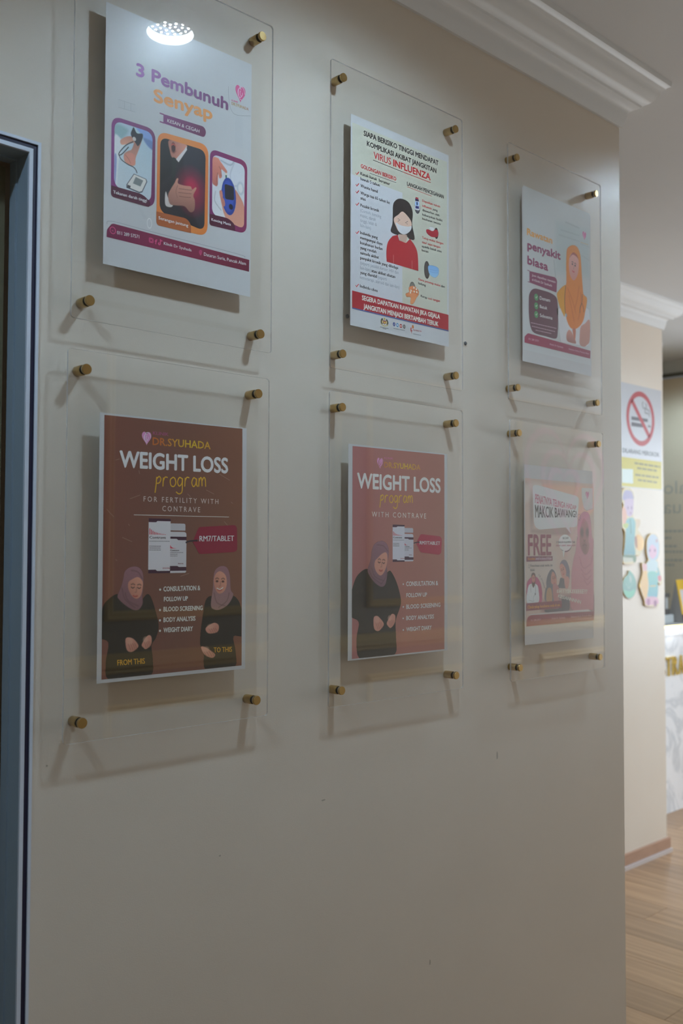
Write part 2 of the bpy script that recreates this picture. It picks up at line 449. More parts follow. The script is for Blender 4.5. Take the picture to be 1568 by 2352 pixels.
# ------------------------------------------------------------------ acrylic poster holders on brass standoffs
SW, SH, IW, IH = .3985, .602, .3403, .542
Y_BACK, Y_FRONT = -.0218, -.0258
def sheet_mesh(rad=.006):
    cs = [(-SW/2, -SH/2), (SW/2, -SH/2), (SW/2, SH/2), (-SW/2, SH/2)]; out = []
    for i, (x, z) in enumerate(cs):
        cx = x - math.copysign(rad, x); cz = z - math.copysign(rad, z)
        a0 = [math.pi, 1.5*math.pi, 0, .5*math.pi][i]
        for k in range(6):
            a = a0 + k/5*math.pi/2; out.append((cx+rad*math.cos(a), cz+rad*math.sin(a)))
    n = len(out)
    vs = [(x, Y_FRONT, z) for x, z in out] + [(x, Y_BACK, z) for x, z in out]
    fs = [tuple(range(n)), tuple(n+i for i in reversed(range(n)))] + [(i, n+i, n+(i+1) % n, (i+1) % n) for i in range(n)]
    me = mesh_from('acrylic_sheet', vs, fs)
    for mm in (M['acr'], M['acrb'], M['acre']): me.materials.append(mm)
    for i, p in enumerate(me.polygons): p.material_index = min(i, 2)
    return me
SHEET = sheet_mesh()
def barrel_mesh():
    o = MB().lathe([(.0078, 0), (.0082, -.0008), (.0082, -.0195), (.0078, -.0203)], 'Y', 28).build('tmp', M['brass']); sharp(o, 40); me = o.data; bpy.data.objects.remove(o); me.name = 'standoff'; return me
def cap_mesh():
    o = MB().lathe([(.0078, -.0264), (.0082, -.0270), (.0082, -.0308), (.0077, -.0315)], 'Y', 28).build('tmp', M['brass']); sharp(o, 40); me = o.data; bpy.data.objects.remove(o); me.name = 'cap'; return me
def washer_mesh(y0, y1, r, mat, nm):
    o = MB().lathe([(r, y0), (r, y1)], 'Y', 24).build('tmp', mat); me = o.data; bpy.data.objects.remove(o); me.name = nm; return me
BARREL, CAP = barrel_mesh(), cap_mesh()
WB = washer_mesh(-.0203, -.0218, .0074, M['washer'], 'rear_washer'); WF = washer_mesh(-.0258, -.0264, .0076, M['clearwasher'], 'front_washer')
SCR = washer_mesh(-.0218, -.0258, .0035, M['washer'], 'screw')
CELLS = {'A': (.7788, .9274), 'D': (.7748, .2778), 'B': (1.3233, .9205), 'E': (1.3227, .2749), 'C': (1.8880, .9206), 'F': (1.8924, .2731)}
HL = {'A': 'clear acrylic poster holder of the silent killers poster, upper row nearest the door',
      'B': 'clear acrylic poster holder of the influenza poster, middle of the upper row',
      'C': 'clear acrylic poster holder at the wall end, around the doctor in orange hijab',
      'D': 'clear acrylic poster holder around the dark brown two-woman weight loss poster',
      'E': 'clear acrylic poster holder around the pinkish brown one-woman weight loss poster',
      'F': 'clear acrylic poster holder at the wall end, around the speech-bubble poster'}
for k_, (x, z) in CELLS.items():
    cx, cz = x + IW/2, z - IH/2 + 1.53
    h = empty('poster_holder', (cx, 0, cz), HL[k_], 'poster holder', 'acrylic poster holders on the wall')
    link('acrylic_sheet', SHEET, None, h)
    for sx in (-1, 1):
        for sz in (1, -1):
            st = link('standoff', BARREL, None, h); st.location = (sx*IW/2, 0, sz*IH/2); st.rotation_euler = (0, random.uniform(0, 6), 0)
            link('rear_washer', WB, None, st); link('screw', SCR, None, st); link('front_washer', WF, None, st); link('cap', CAP, None, st)

# ------------------------------------------------------------------ printing: flat artwork laid on paper (mm, origin at the sheet's lower left)
ORG = {'A':(0.8058,1.9803,0.2958,0.4218), 'B':(1.3512,1.9701,0.2985,0.4202), 'C':(1.9184,1.9757,0.2957,0.4154), 'D':(0.8036,1.3220,0.2921,0.4227), 'E':(1.3470,1.3169,0.2971,0.4201), 'F':(1.9224,1.3101,0.2927,0.4223)}
REF = {'A': (146, 152, 162), 'B': (152, 157, 166), 'C': (152, 152, 152), 'D': (138, 138, 142), 'E': (142, 140, 140), 'F': (152, 148, 146), 'S': (200, 200, 206)}
LAY = 7e-5
def ink(P, c):
    return np.clip((lin(c) / lin(REF[P['k']])) ** (1.45 if P['k'] == 'S' else 1.17) * (.56 if P['k'] == 'S' else .72), .006, .92)
_mc = {}
def pm_(P, c, rough=.4):
    key = (P['k'], tuple(c), rough)
    if key not in _mc:
        _mc[key] = make_mat('print_ink', ink(P, c), rough, spec=.4)
    return _mc[key]
def grad(P, u0, u1, cols, axis=0):
    m = make_mat('print_ink_gradient', (.5, .5, .5), .4, spec=.4); n, l, b = nodes(m)
    tc = n.new('ShaderNodeTexCoord'); sp = n.new('ShaderNodeSeparateXYZ'); l.new(tc.outputs['Object'], sp.inputs[0])
    mr = n.new('ShaderNodeMapRange'); mr.inputs[1].default_value = u0/1000; mr.inputs[2].default_value = u1/1000
    l.new(sp.outputs[axis], mr.inputs[0]); rp = n.new('ShaderNodeValToRGB'); e = rp.color_ramp.elements
    while len(e) < len(cols): e.new(.5)
    for i, c in enumerate(cols): e[i].position = i/(len(cols)-1); e[i].color = (*ink(P, c), 1)
    l.new(mr.outputs[0], rp.inputs[0]); l.new(rp.outputs[0], b.inputs['Base Color']); return m
def sheet(k, name, label, cat='poster', group=None, rough=.3, wh=(297, 420), loc=None, margin=None):
    x0, z0, w, h = ORG[k] if loc is None else loc
    root = empty(name, (x0, -.0212 if loc is None else 1.148, z0), label, cat, group)
    P = {'k': k, 'root': root, 'n': 0}
    W_, H_ = (w*1000, h*1000)
    me = mesh_from('paper', *(lambda b_: (b_.v, b_.f))(MB().box(0, W_/1000, 0, .0003, 0, H_/1000)))
    pap = make_mat('poster_paper', (.71, .71, .71), rough, spec=.22)
    link('paper', me, pap, root); P['W'] = W_; P['H'] = H_
    return P
def pts3(P, pts, layer): return [(u/1000, -LAY*layer, v/1000) for u, v in pts]
def poly(P, name, pts, col, layer=1):
    vs = pts3(P, pts, layer); m = col if not isinstance(col, tuple) else pm_(P, col)
    a = sum(vs[i][0]*vs[(i+1) % len(vs)][2]-vs[(i+1) % len(vs)][0]*vs[i][2] for i in range(len(vs)))
    idx = tuple(range(len(vs))) if a > 0 else tuple(reversed(range(len(vs))))
    return link(name, mesh_from(name, vs, [idx]), m, P['root'])
def rnd(pts, r, seg=6):
    out = []; n = len(pts); rs = r if isinstance(r, (list, tuple)) else [r]*n
    for i in range(n):
        p = np.array(pts[i], float); a = np.array(pts[i-1], float)-p; c = np.array(pts[(i+1) % n], float)-p
        la, lc = np.linalg.norm(a), np.linalg.norm(c); rr = min(rs[i], la*.49, lc*.49)
        if rr < .05: out.append(tuple(p)); continue
        p0, p1 = p+a/la*rr, p+c/lc*rr
        for k in range(seg+1):
            t = k/seg; out.append(tuple((1-t)**2*p0 + 2*t*(1-t)*(p*.92+.04*(p0+p1)) + t*t*p1))
    return out
def ring(P, name, outer, inner, col, layer):
    vs = pts3(P, outer, layer)+pts3(P, inner, layer); n = len(outer)
    fs = [(i, n+i, n+(i+1) % n, (i+1) % n) for i in range(n)]
    return link(name, mesh_from(name, vs, fs), col if not isinstance(col, tuple) else pm_(P, col), P['root'])
def ellp(c, rx, ry, n=28, rot=0):
    return [(c[0]+rx*math.cos(t)*math.cos(rot)-ry*math.sin(t)*math.sin(rot), c[1]+rx*math.cos(t)*math.sin(rot)+ry*math.sin(t)*math.cos(rot)) for t in [2*math.pi*i/n for i in range(n)]]
def catm(pts, seg=5, closed=True):
    p = [np.array(x, float) for x in pts]; n = len(p); out = []
    for i in range(n if closed else n-1):
        a, b_, c, d = (p[i-1], p[i], p[(i+1) % n], p[(i+2) % n]) if closed else (p[max(i-1, 0)], p[i], p[i+1], p[min(i+2, n-1)])
        for k in range(seg):
            t = k/seg; out.append(tuple(.5*((2*b_)+(-a+c)*t+(2*a-5*b_+4*c-d)*t*t+(-a+3*b_-3*c+d)*t**3)))
    if not closed: out.append(tuple(p[-1]))
    return out
def strokes(P, name, lines, width, col, layer):
    vs = []; fs = []
    for li, pts in enumerate(lines):
        q = [np.array(x, float) for x in pts]; n = len(q); b0 = len(vs)
        for i in range(n):
            d = q[min(i+1, n-1)]-q[max(i-1, 0)]; d = d/(np.linalg.norm(d)+1e-9); nn = np.array((-d[1], d[0]))*width/2
            for s in (1, -1):
                e = q[i]+s*nn; vs.append((e[0]/1000, -LAY*layer-(li % 8)*6e-6, e[1]/1000))
        for i in range(n-1): fs.append((b0+2*i, b0+2*i+1, b0+2*i+3, b0+2*i+2))
    return link(name, mesh_from(name, vs, fs), col if not isinstance(col, tuple) else pm_(P, col), P['root'])

_tc = {}
def glyphs(s, spacing=1.0, res=3):
    key = (s, spacing, res)
    if key in _tc: return _tc[key]
    cu = bpy.data.curves.new('t', 'FONT'); cu.body = s; cu.size = 1.0; cu.resolution_u = res; cu.space_character = spacing
    ob = bpy.data.objects.new('t', cu); COL.objects.link(ob)
    dg = bpy.context.evaluated_depsgraph_get(); me = ob.evaluated_get(dg).to_mesh()
    me.calc_loop_triangles()
    v = np.zeros(len(me.vertices)*3); me.vertices.foreach_get('co', v); t = np.zeros(len(me.loop_triangles)*3, int); me.loop_triangles.foreach_get('vertices', t)
    ob.evaluated_get(dg).to_mesh_clear(); bpy.data.objects.remove(ob); bpy.data.curves.remove(cu)
    v = v.reshape(-1, 3)[:, :2].copy(); t = t.reshape(-1, 3); e1 = v[t[:, 1]]-v[t[:, 0]]; e2 = v[t[:, 2]]-v[t[:, 0]]
    t = t[np.abs(e1[:, 0]*e2[:, 1]-e1[:, 1]*e2[:, 0]) > 1e-7].copy()
    _tc[key] = (v, t); return _tc[key]
CAPH = glyphs('H')[0][:, 1].max()
def np_mesh(name, V, T):
    me = bpy.data.meshes.new(name); me.vertices.add(len(V)); me.vertices.foreach_set('co', np.asarray(V, np.float32).ravel())
    T = np.asarray(T); k = T.shape[1]; me.loops.add(T.size); me.loops.foreach_set('vertex_index', T.ravel().astype(np.int32))
    me.polygons.add(len(T)); me.polygons.foreach_set('loop_start', np.arange(0, T.size, k, dtype=np.int32)); me.update(calc_edges=True); me.shade_flat(); return me
def text(P, s, p, col, layer=3, bold=0.0, shear=0.0, spacing=1.0, name='printed_text', h=None, ends=None, res=2):
    """p = baseline start, baseline end, top of a capital at the start (mm); bold = stroke growth (mm)"""
    p0, p1 = np.array(p[0], float), np.array(p[1], float); d = p1-p0; L = np.linalg.norm(d); d /= L; nn = np.array((-d[1], d[0]))
    bold *= .5
    hh = h if h is not None else float(np.dot(np.array(p[2])-p0, nn))
    v, t = glyphs(s, spacing, res); x0, x1 = v[:, 0].min(), v[:, 0].max()
    X = (v[:, 0]-x0)/(x1-x0)*(L-2*bold)+bold; Y = v[:, 1]/CAPH*(hh-2*bold)+bold
    X = X + shear*Y
    if ends is not None:        # lettering whose height changes along the line
        Y = Y*(1+(ends-1)*X/L)
    offs = [(0, 0)] if bold <= 0 else [(-bold, 0), (bold, 0), (0, bold), (0, -bold), (-.7*bold, -.7*bold), (.7*bold, .7*bold)] if bold > .25 else [(-bold, 0), (bold, 0)]
    Vs = []; Ts = []
    for i, (a, c) in enumerate(offs):
        xy = p0 + np.outer(X+a, d) + np.outer(Y+c, nn)
        Vs.append(np.stack([xy[:, 0]/1000, np.full(len(xy), -LAY*layer-i*8e-6), xy[:, 1]/1000], 1)); Ts.append(t+i*len(v))
    return link(name, np_mesh(name, np.concatenate(Vs), np.concatenate(Ts)), col if not isinstance(col, tuple) else pm_(P, col), P['root'])
def greek(P, p0, p1, h, col, layer=3, seed=1, name='fine_print'):
    """lines of print too small to read: word-length dashes"""
    rg = random.Random(seed); p0 = np.array(p0, float); p1 = np.array(p1, float); d = p1-p0; L = np.linalg.norm(d); d /= L; nn = np.array((-d[1], d[0]))
    vs = []; fs = []; x = 0
    while x < L-.3:
        w = min(rg.uniform(2.2, 5.5)*h, L-x)
        for a, c in ((x, 0), (x+w, 0), (x+w, h), (x, h)):
            q = p0+d*a+nn*c; vs.append((q[0]/1000, -LAY*layer, q[1]/1000))
        b0 = len(vs)-4; fs.append((b0, b0+1, b0+2, b0+3)); x += w+h*.6
    return link(name, mesh_from(name, vs, fs), col if not isinstance(col, tuple) else pm_(P, col), P['root'])

M['photo'] = make_mat('printed_photo', (.5, .5, .5), .4, spec=.4)
_n, _l, _b = nodes(M['photo']); _at = _n.new('ShaderNodeVertexColor'); _at.layer_name = 'ink'; _l.new(_at.outputs['Color'], _b.inputs['Base Color'])
class Canvas:
    """soft painter for printed photographs: a fine grid of ink colours on the paper"""
    def __init__(s, P, u0, v0, u1, v1, res=.7, bg=None):
        s.P = P; s.res = res; nx = int((u1-u0)/res)+2; ny = int((v1-v0)/res)+2
        s.u = u0+np.arange(nx)*res; s.v = v0+np.arange(ny)*res; s.U, s.V = np.meshgrid(s.u, s.v)
        s.rgb = np.zeros((ny, nx, 3)); s.a = np.zeros((ny, nx))
        if bg is not None: s.rgb[:] = ink(P, bg); s.a[:] = 1
    def _win(s, pts, pad):
        a = np.array(pts); i0 = max(0, int((a[:, 0].min()-pad-s.u[0])/s.res)); i1 = min(len(s.u), int((a[:, 0].max()+pad-s.u[0])/s.res)+2)
        j0 = max(0, int((a[:, 1].min()-pad-s.v[0])/s.res)); j1 = min(len(s.v), int((a[:, 1].max()+pad-s.v[0])/s.res)+2)
        return slice(j0, j1), slice(i0, i1)
    def _put(s, w, m, col, keep, alpha):
        m = m*alpha
        if keep: m = m*s.a[w]
        c = ink(s.P, col) if isinstance(col, tuple) else col
        s.rgb[w] = s.rgb[w]*(1-m[..., None])+c*m[..., None]
        if not keep: s.a[w] = np.maximum(s.a[w], m)
    def _dist(s, U, V, pts, closed):
        p = np.array(pts, float); d = np.full(U.shape, 1e9); ins = np.zeros(U.shape, bool); n = len(p)
        for i in range(n if closed else n-1):
            a, b_ = p[i], p[(i+1) % n]; e = b_-a; L = (e**2).sum()+1e-12
            t = np.clip(((U-a[0])*e[0]+(V-a[1])*e[1])/L, 0, 1); d = np.minimum(d, (U-a[0]-t*e[0])**2+(V-a[1]-t*e[1])**2)
            if closed and a[1] != b_[1]:
                cr = ((a[1] > V) != (b_[1] > V)) & (U < (b_[0]-a[0])*(V-a[1])/(b_[1]-a[1])+a[0]); ins ^= cr
        return np.sqrt(d), ins
    def fill(s, pts, col, soft=.9, smooth=True, alpha=1.0, keep=False, to=None, ang=90):
        pts = catm(pts, 4) if smooth else pts; w = s._win(pts, soft*2)
        U, V = s.U[w], s.V[w]
        if U.size == 0: return s
        d, ins = s._dist(U, V, pts, True); sd = np.where(ins, d, -d); m = np.clip(sd/soft+.5, 0, 1)
        if to is not None:       # blend to a second ink along a direction
            a = math.radians(ang); q = U*math.cos(a)+V*math.sin(a); ap = np.array(pts); qq = ap[:, 0]*math.cos(a)+ap[:, 1]*math.sin(a)
            t = np.clip((q-qq.min())/(qq.max()-qq.min()+1e-9), 0, 1)[..., None]; col = ink(s.P, col)*(1-t)+ink(s.P, to)*t
        s._put(w, m, col, keep, alpha); return s
    def ell(s, c, rx, ry, col, soft=.9, rot=0, alpha=1.0, keep=True):
        w = s._win([(c[0]-max(rx, ry), c[1]-max(rx, ry)), (c[0]+max(rx, ry), c[1]+max(rx, ry))], soft*2); U, V = s.U[w]-c[0], s.V[w]-c[1]
        if U.size == 0: return s
        x = U*math.cos(rot)+V*math.sin(rot); y = -U*math.sin(rot)+V*math.cos(rot); r = np.sqrt((x/rx)**2+(y/ry)**2)
        s._put(w, np.clip((1-r)*min(rx, ry)/soft+.5, 0, 1), col, keep, alpha); return s
    def line(s, pts, wd, col, soft=.7, smooth=True, alpha=1.0, keep=True):
        pts = catm(pts, 4, False) if smooth else pts; w = s._win(pts, wd+soft*2); U, V = s.U[w], s.V[w]
        if U.size == 0: return s
        d, _ = s._dist(U, V, pts, False); s._put(w, np.clip((wd/2-d)/soft+.5, 0, 1), col, keep, alpha); return s
    def grain(s, amt, sc=1):
        s.rgb *= 1+amt*RNG.randn(*s.a.shape)[..., None]; return s
    def clip(s, pts):
        d, ins = s._dist(s.U, s.V, pts, True); s.a *= ins; return s
    def build(s, name, layer=2):
        ny, nx = s.a.shape; idx = np.arange(ny*nx).reshape(ny, nx); ok = (s.a[:-1, :-1]+s.a[1:, 1:]+s.a[:-1, 1:]+s.a[1:, :-1])/4 > .5
        q = np.stack([idx[:-1, :-1][ok], idx[:-1, 1:][ok], idx[1:, 1:][ok], idx[1:, :-1][ok]], 1)
        use, inv = np.unique(q, return_inverse=True); q = inv.reshape(-1, 4)
        V = np.stack([s.U.ravel()[use]/1000, np.full(len(use), -LAY*layer), s.V.ravel()[use]/1000], 1)
        me = np_mesh(name, V, q); at = me.color_attributes.new('ink', 'FLOAT_COLOR', 'POINT')
        c = np.ones((len(use), 4), np.float32); c[:, :3] = np.clip(s.rgb.reshape(-1, 3)[use], .005, .95); at.data.foreach_set('color', c.ravel())
        return link(name, me, M['photo'], s.P['root'])
def face(c, ctr, w, h, dark=(70, 50, 48), lip=(120, 62, 62), down=False, rot=0.0, brow=True):
    """eyes, brows, nose and mouth painted on a face of half-width w, half-height h around ctr"""
    def q(x, y):
        x, y = x*w, y*h; return (ctr[0]+x*math.cos(rot)-y*math.sin(rot), ctr[1]+x*math.sin(rot)+y*math.cos(rot))
    for sx in (-1, 1):
        e = q(.42*sx, .12)
        if down: c.line([q(.42*sx-.2, .12), q(.42*sx, .05), q(.42*sx+.2, .12)], h*.07, dark, h*.06)
        else: c.ell(e, w*.19, h*.08, dark, h*.07, rot)
        if brow: c.line([q(.42*sx-.22, .30), q(.42*sx, .36), q(.42*sx+.22, .30)], h*.07, dark, h*.08, alpha=.85)
    c.line([q(.06, .1), q(.1, -.2), q(-.05, -.24)], h*.05, dark, h*.1, alpha=.45)
    c.line([q(-.26, -.5), q(0, -.55), q(.26, -.5)], h*.11, lip, h*.08)
def heart_logo(P, c, rx, ry, col, line, layer=3):
    pts = [(c[0]+(x-0)*rx/.55, c[1]+(z-0)*ry/.55) for x, z in heart_pts(0, 0, .55)]
    poly(P, 'logo_heart', pts, col, layer)
    ln = []
    for k, (a, s) in enumerate(((.2, .75), (-.1, .5), (.15, .3))):
        ln.append([(c[0]+rx*(a+s*math.cos(t)*.8), c[1]+ry*(.1+s*math.sin(t)*.9)) for t in [2*math.pi*i/16+k for i in range(13)]])
    strokes(P, 'logo_swirl', ln, rx*.10, line, layer+1)

# ================================================================== poster A: three silent killers
A = sheet('A', 'poster', 'white health poster with three photos in purple and orange frames', rough=.27)
PU, OR_, MA = (98, 46, 92), (182, 112, 52), (96, 28, 62)
# faint laboratory background shapes
for pts in ([(21.1,269.9),(58.6,269.1),(58.8,260.1),(24.1,258.2)], [(258.9,316.9),(276.3,318.1),(276.8,262.0),(259.4,262.6)], [(60.6,110.2),(78.5,94.0),(87.5,89.6),(72.6,88.7)]):
    poly(A, 'background_art', rnd(pts, 4), (141, 147, 157), 1)
strokes(A, 'background_art', [[(23.9,270.8),(55.7,271.8)], [(24.1,258.2),(55.8,260.0)], [(35.4,270.7),(35.5,258.0)], [(46.9,271.0),(47.1,258.8)]], .8, (128, 134, 143), 2)
ring(A, 'background_art', ellp((84.6,83.8), 5, 9), ellp((84.6,83.8), 3.6, 7), (156, 162, 172), 2)
text(A, '3 Pembunuh', [(56.2,320.6),(243.7,321.4),(56.0,342.4)], grad(A, *[p[0] for p in [(56.2,320.6),(243.7,321.4)]], [(118, 76, 140), (98, 56, 112), (84, 42, 84)]), 3, bold=2.2, name='headline_text', res=4)
text(A, 'Senyap', [(90.5,288.3),(210.2,293.6),(90.3,310.9)], (178, 118, 70), 3, bold=2.2, name='headline_text', res=4)
rib = [(109.5,273.6),(191.9,277.1),(197.2,269.8),(193.4,258.6),(109.7,258.1)]
poly(A, 'ribbon', rnd(rib, [0, 5, 5, 5, 0]), grad(A, 100, 185, [(98, 46, 100), (84, 34, 72)]), 2)
strokes(A, 'ribbon_tail', [[(102.2,272.9),(110.2,273.0)], [(102.4,258.8),(110.3,258.8)]], 2.2, PU, 2)
text(A, 'KESAN & CEGAH', [(117.0,262.2),(182.2,263.1),(117.0,268.2)], (168, 162, 172), 4, bold=.2, shear=.12, name='ribbon_text')
strokes(A, 'badge_outline', [catm([(244.0,365.1),(244.9,344.5),(250.2,325.3),(262.3,319.4),(293.9,327.2)], 5, False)], .8, (118, 122, 132), 2)
heart_logo(A, (270.7,359.6), 12, 18, (152, 68, 116), (180, 140, 164))
text(A, 'KLINIK', [(251.1,341.0),(265.6,341.7),(251.1,344.0)], (150, 60, 110), 3, bold=.2, name='logo_text')
text(A, 'DR.SYUHADA', [(251.1,334.3),(289.6,335.4),(251.1,339.6)], grad(A, 240, 290, [(124, 100, 74), (140, 124, 76), (130, 96, 82)]), 3, bold=.3, name='logo_text')

def framed(P, outer, inner, r, col, paint, band, bandcol, bbox=None):
    o = rnd(outer, r); i = rnd(inner, r*.78)
    us = [p[0] for p in inner]; vs = [p[1] for p in inner]
    c = Canvas(P, min(us)-.5, min(vs)-.5, max(us)+.5, max(vs)+.5, .62, bg=(150, 156, 166)); paint(c)
    mid = [((a[0]*.5+b_[0]*.5), (a[1]*.5+b_[1]*.5)) for a, b_ in zip(o, i)]
    c.grain(.03).clip(mid).build('photo', 2)
    ring(P, 'photo_frame', o, i, col, 3)
    poly(P, 'caption_band', rnd(band[0], band[1]), bandcol, 4)
def paint_bp(c):
    c.fill([(13.1,236.6),(94.7,243.4),(96.1,118.9),(14.8,108.9)], (150, 160, 172), smooth=False, to=(128, 150, 168), ang=60)
    c.fill([(16.6,227.5),(41.7,227.5),(39.0,216.5),(22.1,196.4),(17.1,184.9)], (112, 138, 150), 6)
    c.fill([(59.1,235.3),(93.3,235.1),(93.5,211.8),(77.0,217.4),(66.5,227.2)], (104, 128, 172), 3)
    c.fill([(71.0,222.1),(93.5,219.6),(93.6,206.6),(80.1,210.5)], (86, 108, 150), 3)
    c.fill([(16.8,207.5),(30.5,207.7),(36.3,201.7),(30.7,188.7),(25.3,167.0),(22.9,131.1),(17.9,129.8)], (158, 166, 178), 3)
    c.fill([(18.1,177.6),(22.3,176.3),(20.6,135.5),(18.6,135.0)], (112, 124, 160), 2)
    c.fill([(56.3,221.6),(68.6,221.4),(63.0,200.5),(57.3,184.8),(56.3,173.0),(47.1,169.9),(36.6,173.9),(35.3,185.0),(42.2,192.0),(49.3,196.6),(53.6,208.0)], (152, 118, 108), 1.2, to=(120, 88, 84), ang=90)
    c.fill([(46.8,190.7),(55.3,188.0),(55.7,175.4),(48.2,170.2),(39.5,172.9),(36.5,182.8)], (158, 112, 104), 2, alpha=.7)
    for y in (325, 345, 365): c.line([(37.9,184.4),(43.8,179.7),(48.2,173.3)], .7, (110, 74, 70), .8, alpha=.4)
    c.fill([(29.1,206.5),(41.8,216.1),(56.3,218.6),(59.3,214.3),(55.0,209.7),(42.0,203.4),(30.6,199.3)], (160, 126, 114), 1.2, to=(140, 104, 94))
    c.fill([(47.6,221.6),(50.4,230.1),(53.2,234.0),(59.2,226.3),(69.7,228.2),(69.3,219.0),(61.8,205.8),(57.0,209.0),(52.0,214.0)], (34, 34, 42), 1.0)
    c.ell((54.3,215.4), 3.2, 3.2, (150, 150, 155), .8)
    c.line([(52.1,210.1),(39.2,200.8),(27.9,186.7),(26.2,181.1),(32.2,184.6),(43.5,198.7)], 1.7, (40, 44, 54), .8)
    c.line([(26.2,181.1),(30.9,174.9),(42.4,170.4),(52.6,168.9),(57.6,165.6),(60.0,161.2)], 1.7, (40, 44, 54), .8)
    c.fill([(54.2,158.3),(77.7,155.6),(79.6,151.4),(70.3,131.5),(64.8,129.1),(40.6,131.6),(40.6,136.9)], (52, 58, 74), .8, smooth=False)
    c.fill([(54.8,157.2),(76.6,154.8),(77.8,151.0),(69.7,133.4),(64.5,131.1),(42.3,133.6),(42.3,137.4)], (158, 162, 168), .8, smooth=False)
    c.fill([(57.7,153.9),(71.9,151.5),(66.7,140.4),(52.6,141.8)], (98, 106, 112), .7, smooth=False)
    c.fill([(42.9,137.3),(48.6,136.7),(47.5,132.4),(42.3,133.6)], (60, 52, 62), .7, smooth=False)
framed(A, [(12.1,241.3),(94.4,242.5),(94.4,111.2),(12.5,110.3)], [(17.6,234.7),(89.3,235.5),(87.1,118.8),(17.9,128.5)], 17, grad(A, 10, 100, [(104, 50, 110), (86, 36, 78)]), paint_bp,
       ([(12.5,128.4),(70.7,128.8),(87.1,118.8),(84.3,110.3),(12.5,110.3)], [0, 8, 8, 4, 6]), (68, 24, 50))
text(A, 'Tekanan darah tinggi', [(16.6,116.4),(79.1,117.3),(16.6,121.6)], (176, 172, 178), 5, bold=.3, name='caption_text')
def paint_heart(c):
    c.fill([(100.8,237.4),(198.8,244.6),(200.3,93.1),(102.4,104.8)], (36, 34, 40), smooth=False, to=(30, 30, 40), ang=0)
    c.fill([(102.4,231.3),(119.2,233.6),(130.4,206.5),(129.1,182.3),(107.8,158.3),(103.3,157.1)], (24, 24, 28), 4)
    c.fill([(155.3,229.4),(195.6,232.8),(196.9,100.4),(170.8,121.2),(160.7,166.8),(150.9,196.2)], (40, 42, 54), 5)
    c.fill([(121.7,233.5),(155.2,235.3),(154.4,226.5),(144.4,213.0),(135.1,205.1),(127.3,205.6),(123.1,215.0)], (160, 120, 112), 1.5, to=(128, 92, 86), ang=180)
    c.ell((129.9,222.7), 4.2, 9, (54, 24, 24), 1.5); c.line([(126.1,225.9),(129.8,228.8),(134.2,226.6)], 2.2, (140, 72, 70), 1)
    c.line([(125.6,215.7),(130.6,213.9),(134.9,218.3)], 2, (110, 70, 66), 2, alpha=.7)
    c.fill([(135.1,204.6),(152.1,225.9),(156.2,232.9),(157.5,226.9),(140.7,200.9)], (160, 162, 172), 1, smooth=False)
    c.fill([(127.6,204.4),(135.7,204.8),(135.2,191.9),(130.9,159.1),(124.7,157.5),(127.5,184.6)], (30, 36, 36), 1.2)
    c.ell((168.8,158.2), 26, 32, (128, 24, 66), 24, alpha=.55); c.ell((167.1,164.5), 12, 14, (156, 36, 76), 12, alpha=.55)
    c.fill([(115.9,144.7),(120.3,135.3),(129.7,127.2),(126.7,121.2),(115.9,121.1),(114.2,133.8)], (150, 150, 156), 1.2)
    c.fill([(133.0,163.6),(137.0,171.8),(140.4,172.7),(139.9,164.6),(152.8,164.2),(165.5,165.9),(168.8,161.4),(175.1,166.8),(177.4,165.2),(171.1,152.1),(174.4,143.5),(173.3,127.2),(164.4,121.8),(153.2,129.0),(135.9,126.1),(124.1,125.8),(120.3,139.3),(126.3,152.6)], (152, 118, 110), 1.2, to=(108, 80, 76), ang=-90)
    c.line([(141.9,156.1),(156.0,158.1),(167.8,160.1)], .8, (92, 62, 60), .7); c.line([(141.3,149.6),(154.5,151.4),(167.2,153.8)], .8, (92, 62, 60), .7); c.line([(142.6,143.6),(154.6,144.7),(166.0,147.3)], .8, (92, 62, 60), .7)
    c.line([(139.3,161.3),(135.7,149.8),(138.9,140.0)], .9, (96, 66, 62), .9, alpha=.7)
framed(A, [(98.3,241.9),(202.1,247.7),(201.3,87.9),(97.8,84.3)], [(103.9,233.6),(196.2,236.3),(194.7,95.9),(103.8,107.8)], 18, grad(A, 100, 205, [(168, 104, 56), (178, 112, 64), (166, 102, 54)]), paint_heart,
       ([(97.5,106.8),(157.5,109.2),(166.8,101.6),(167.0,86.1),(97.8,84.3)], [0, 10, 8, 0, 6]), (130, 78, 46))
text(A, 'Serangan jantung', [(101.9,94.6),(161.2,95.2),(101.8,100.0)], (186, 182, 180), 5, bold=.3, name='caption_text')
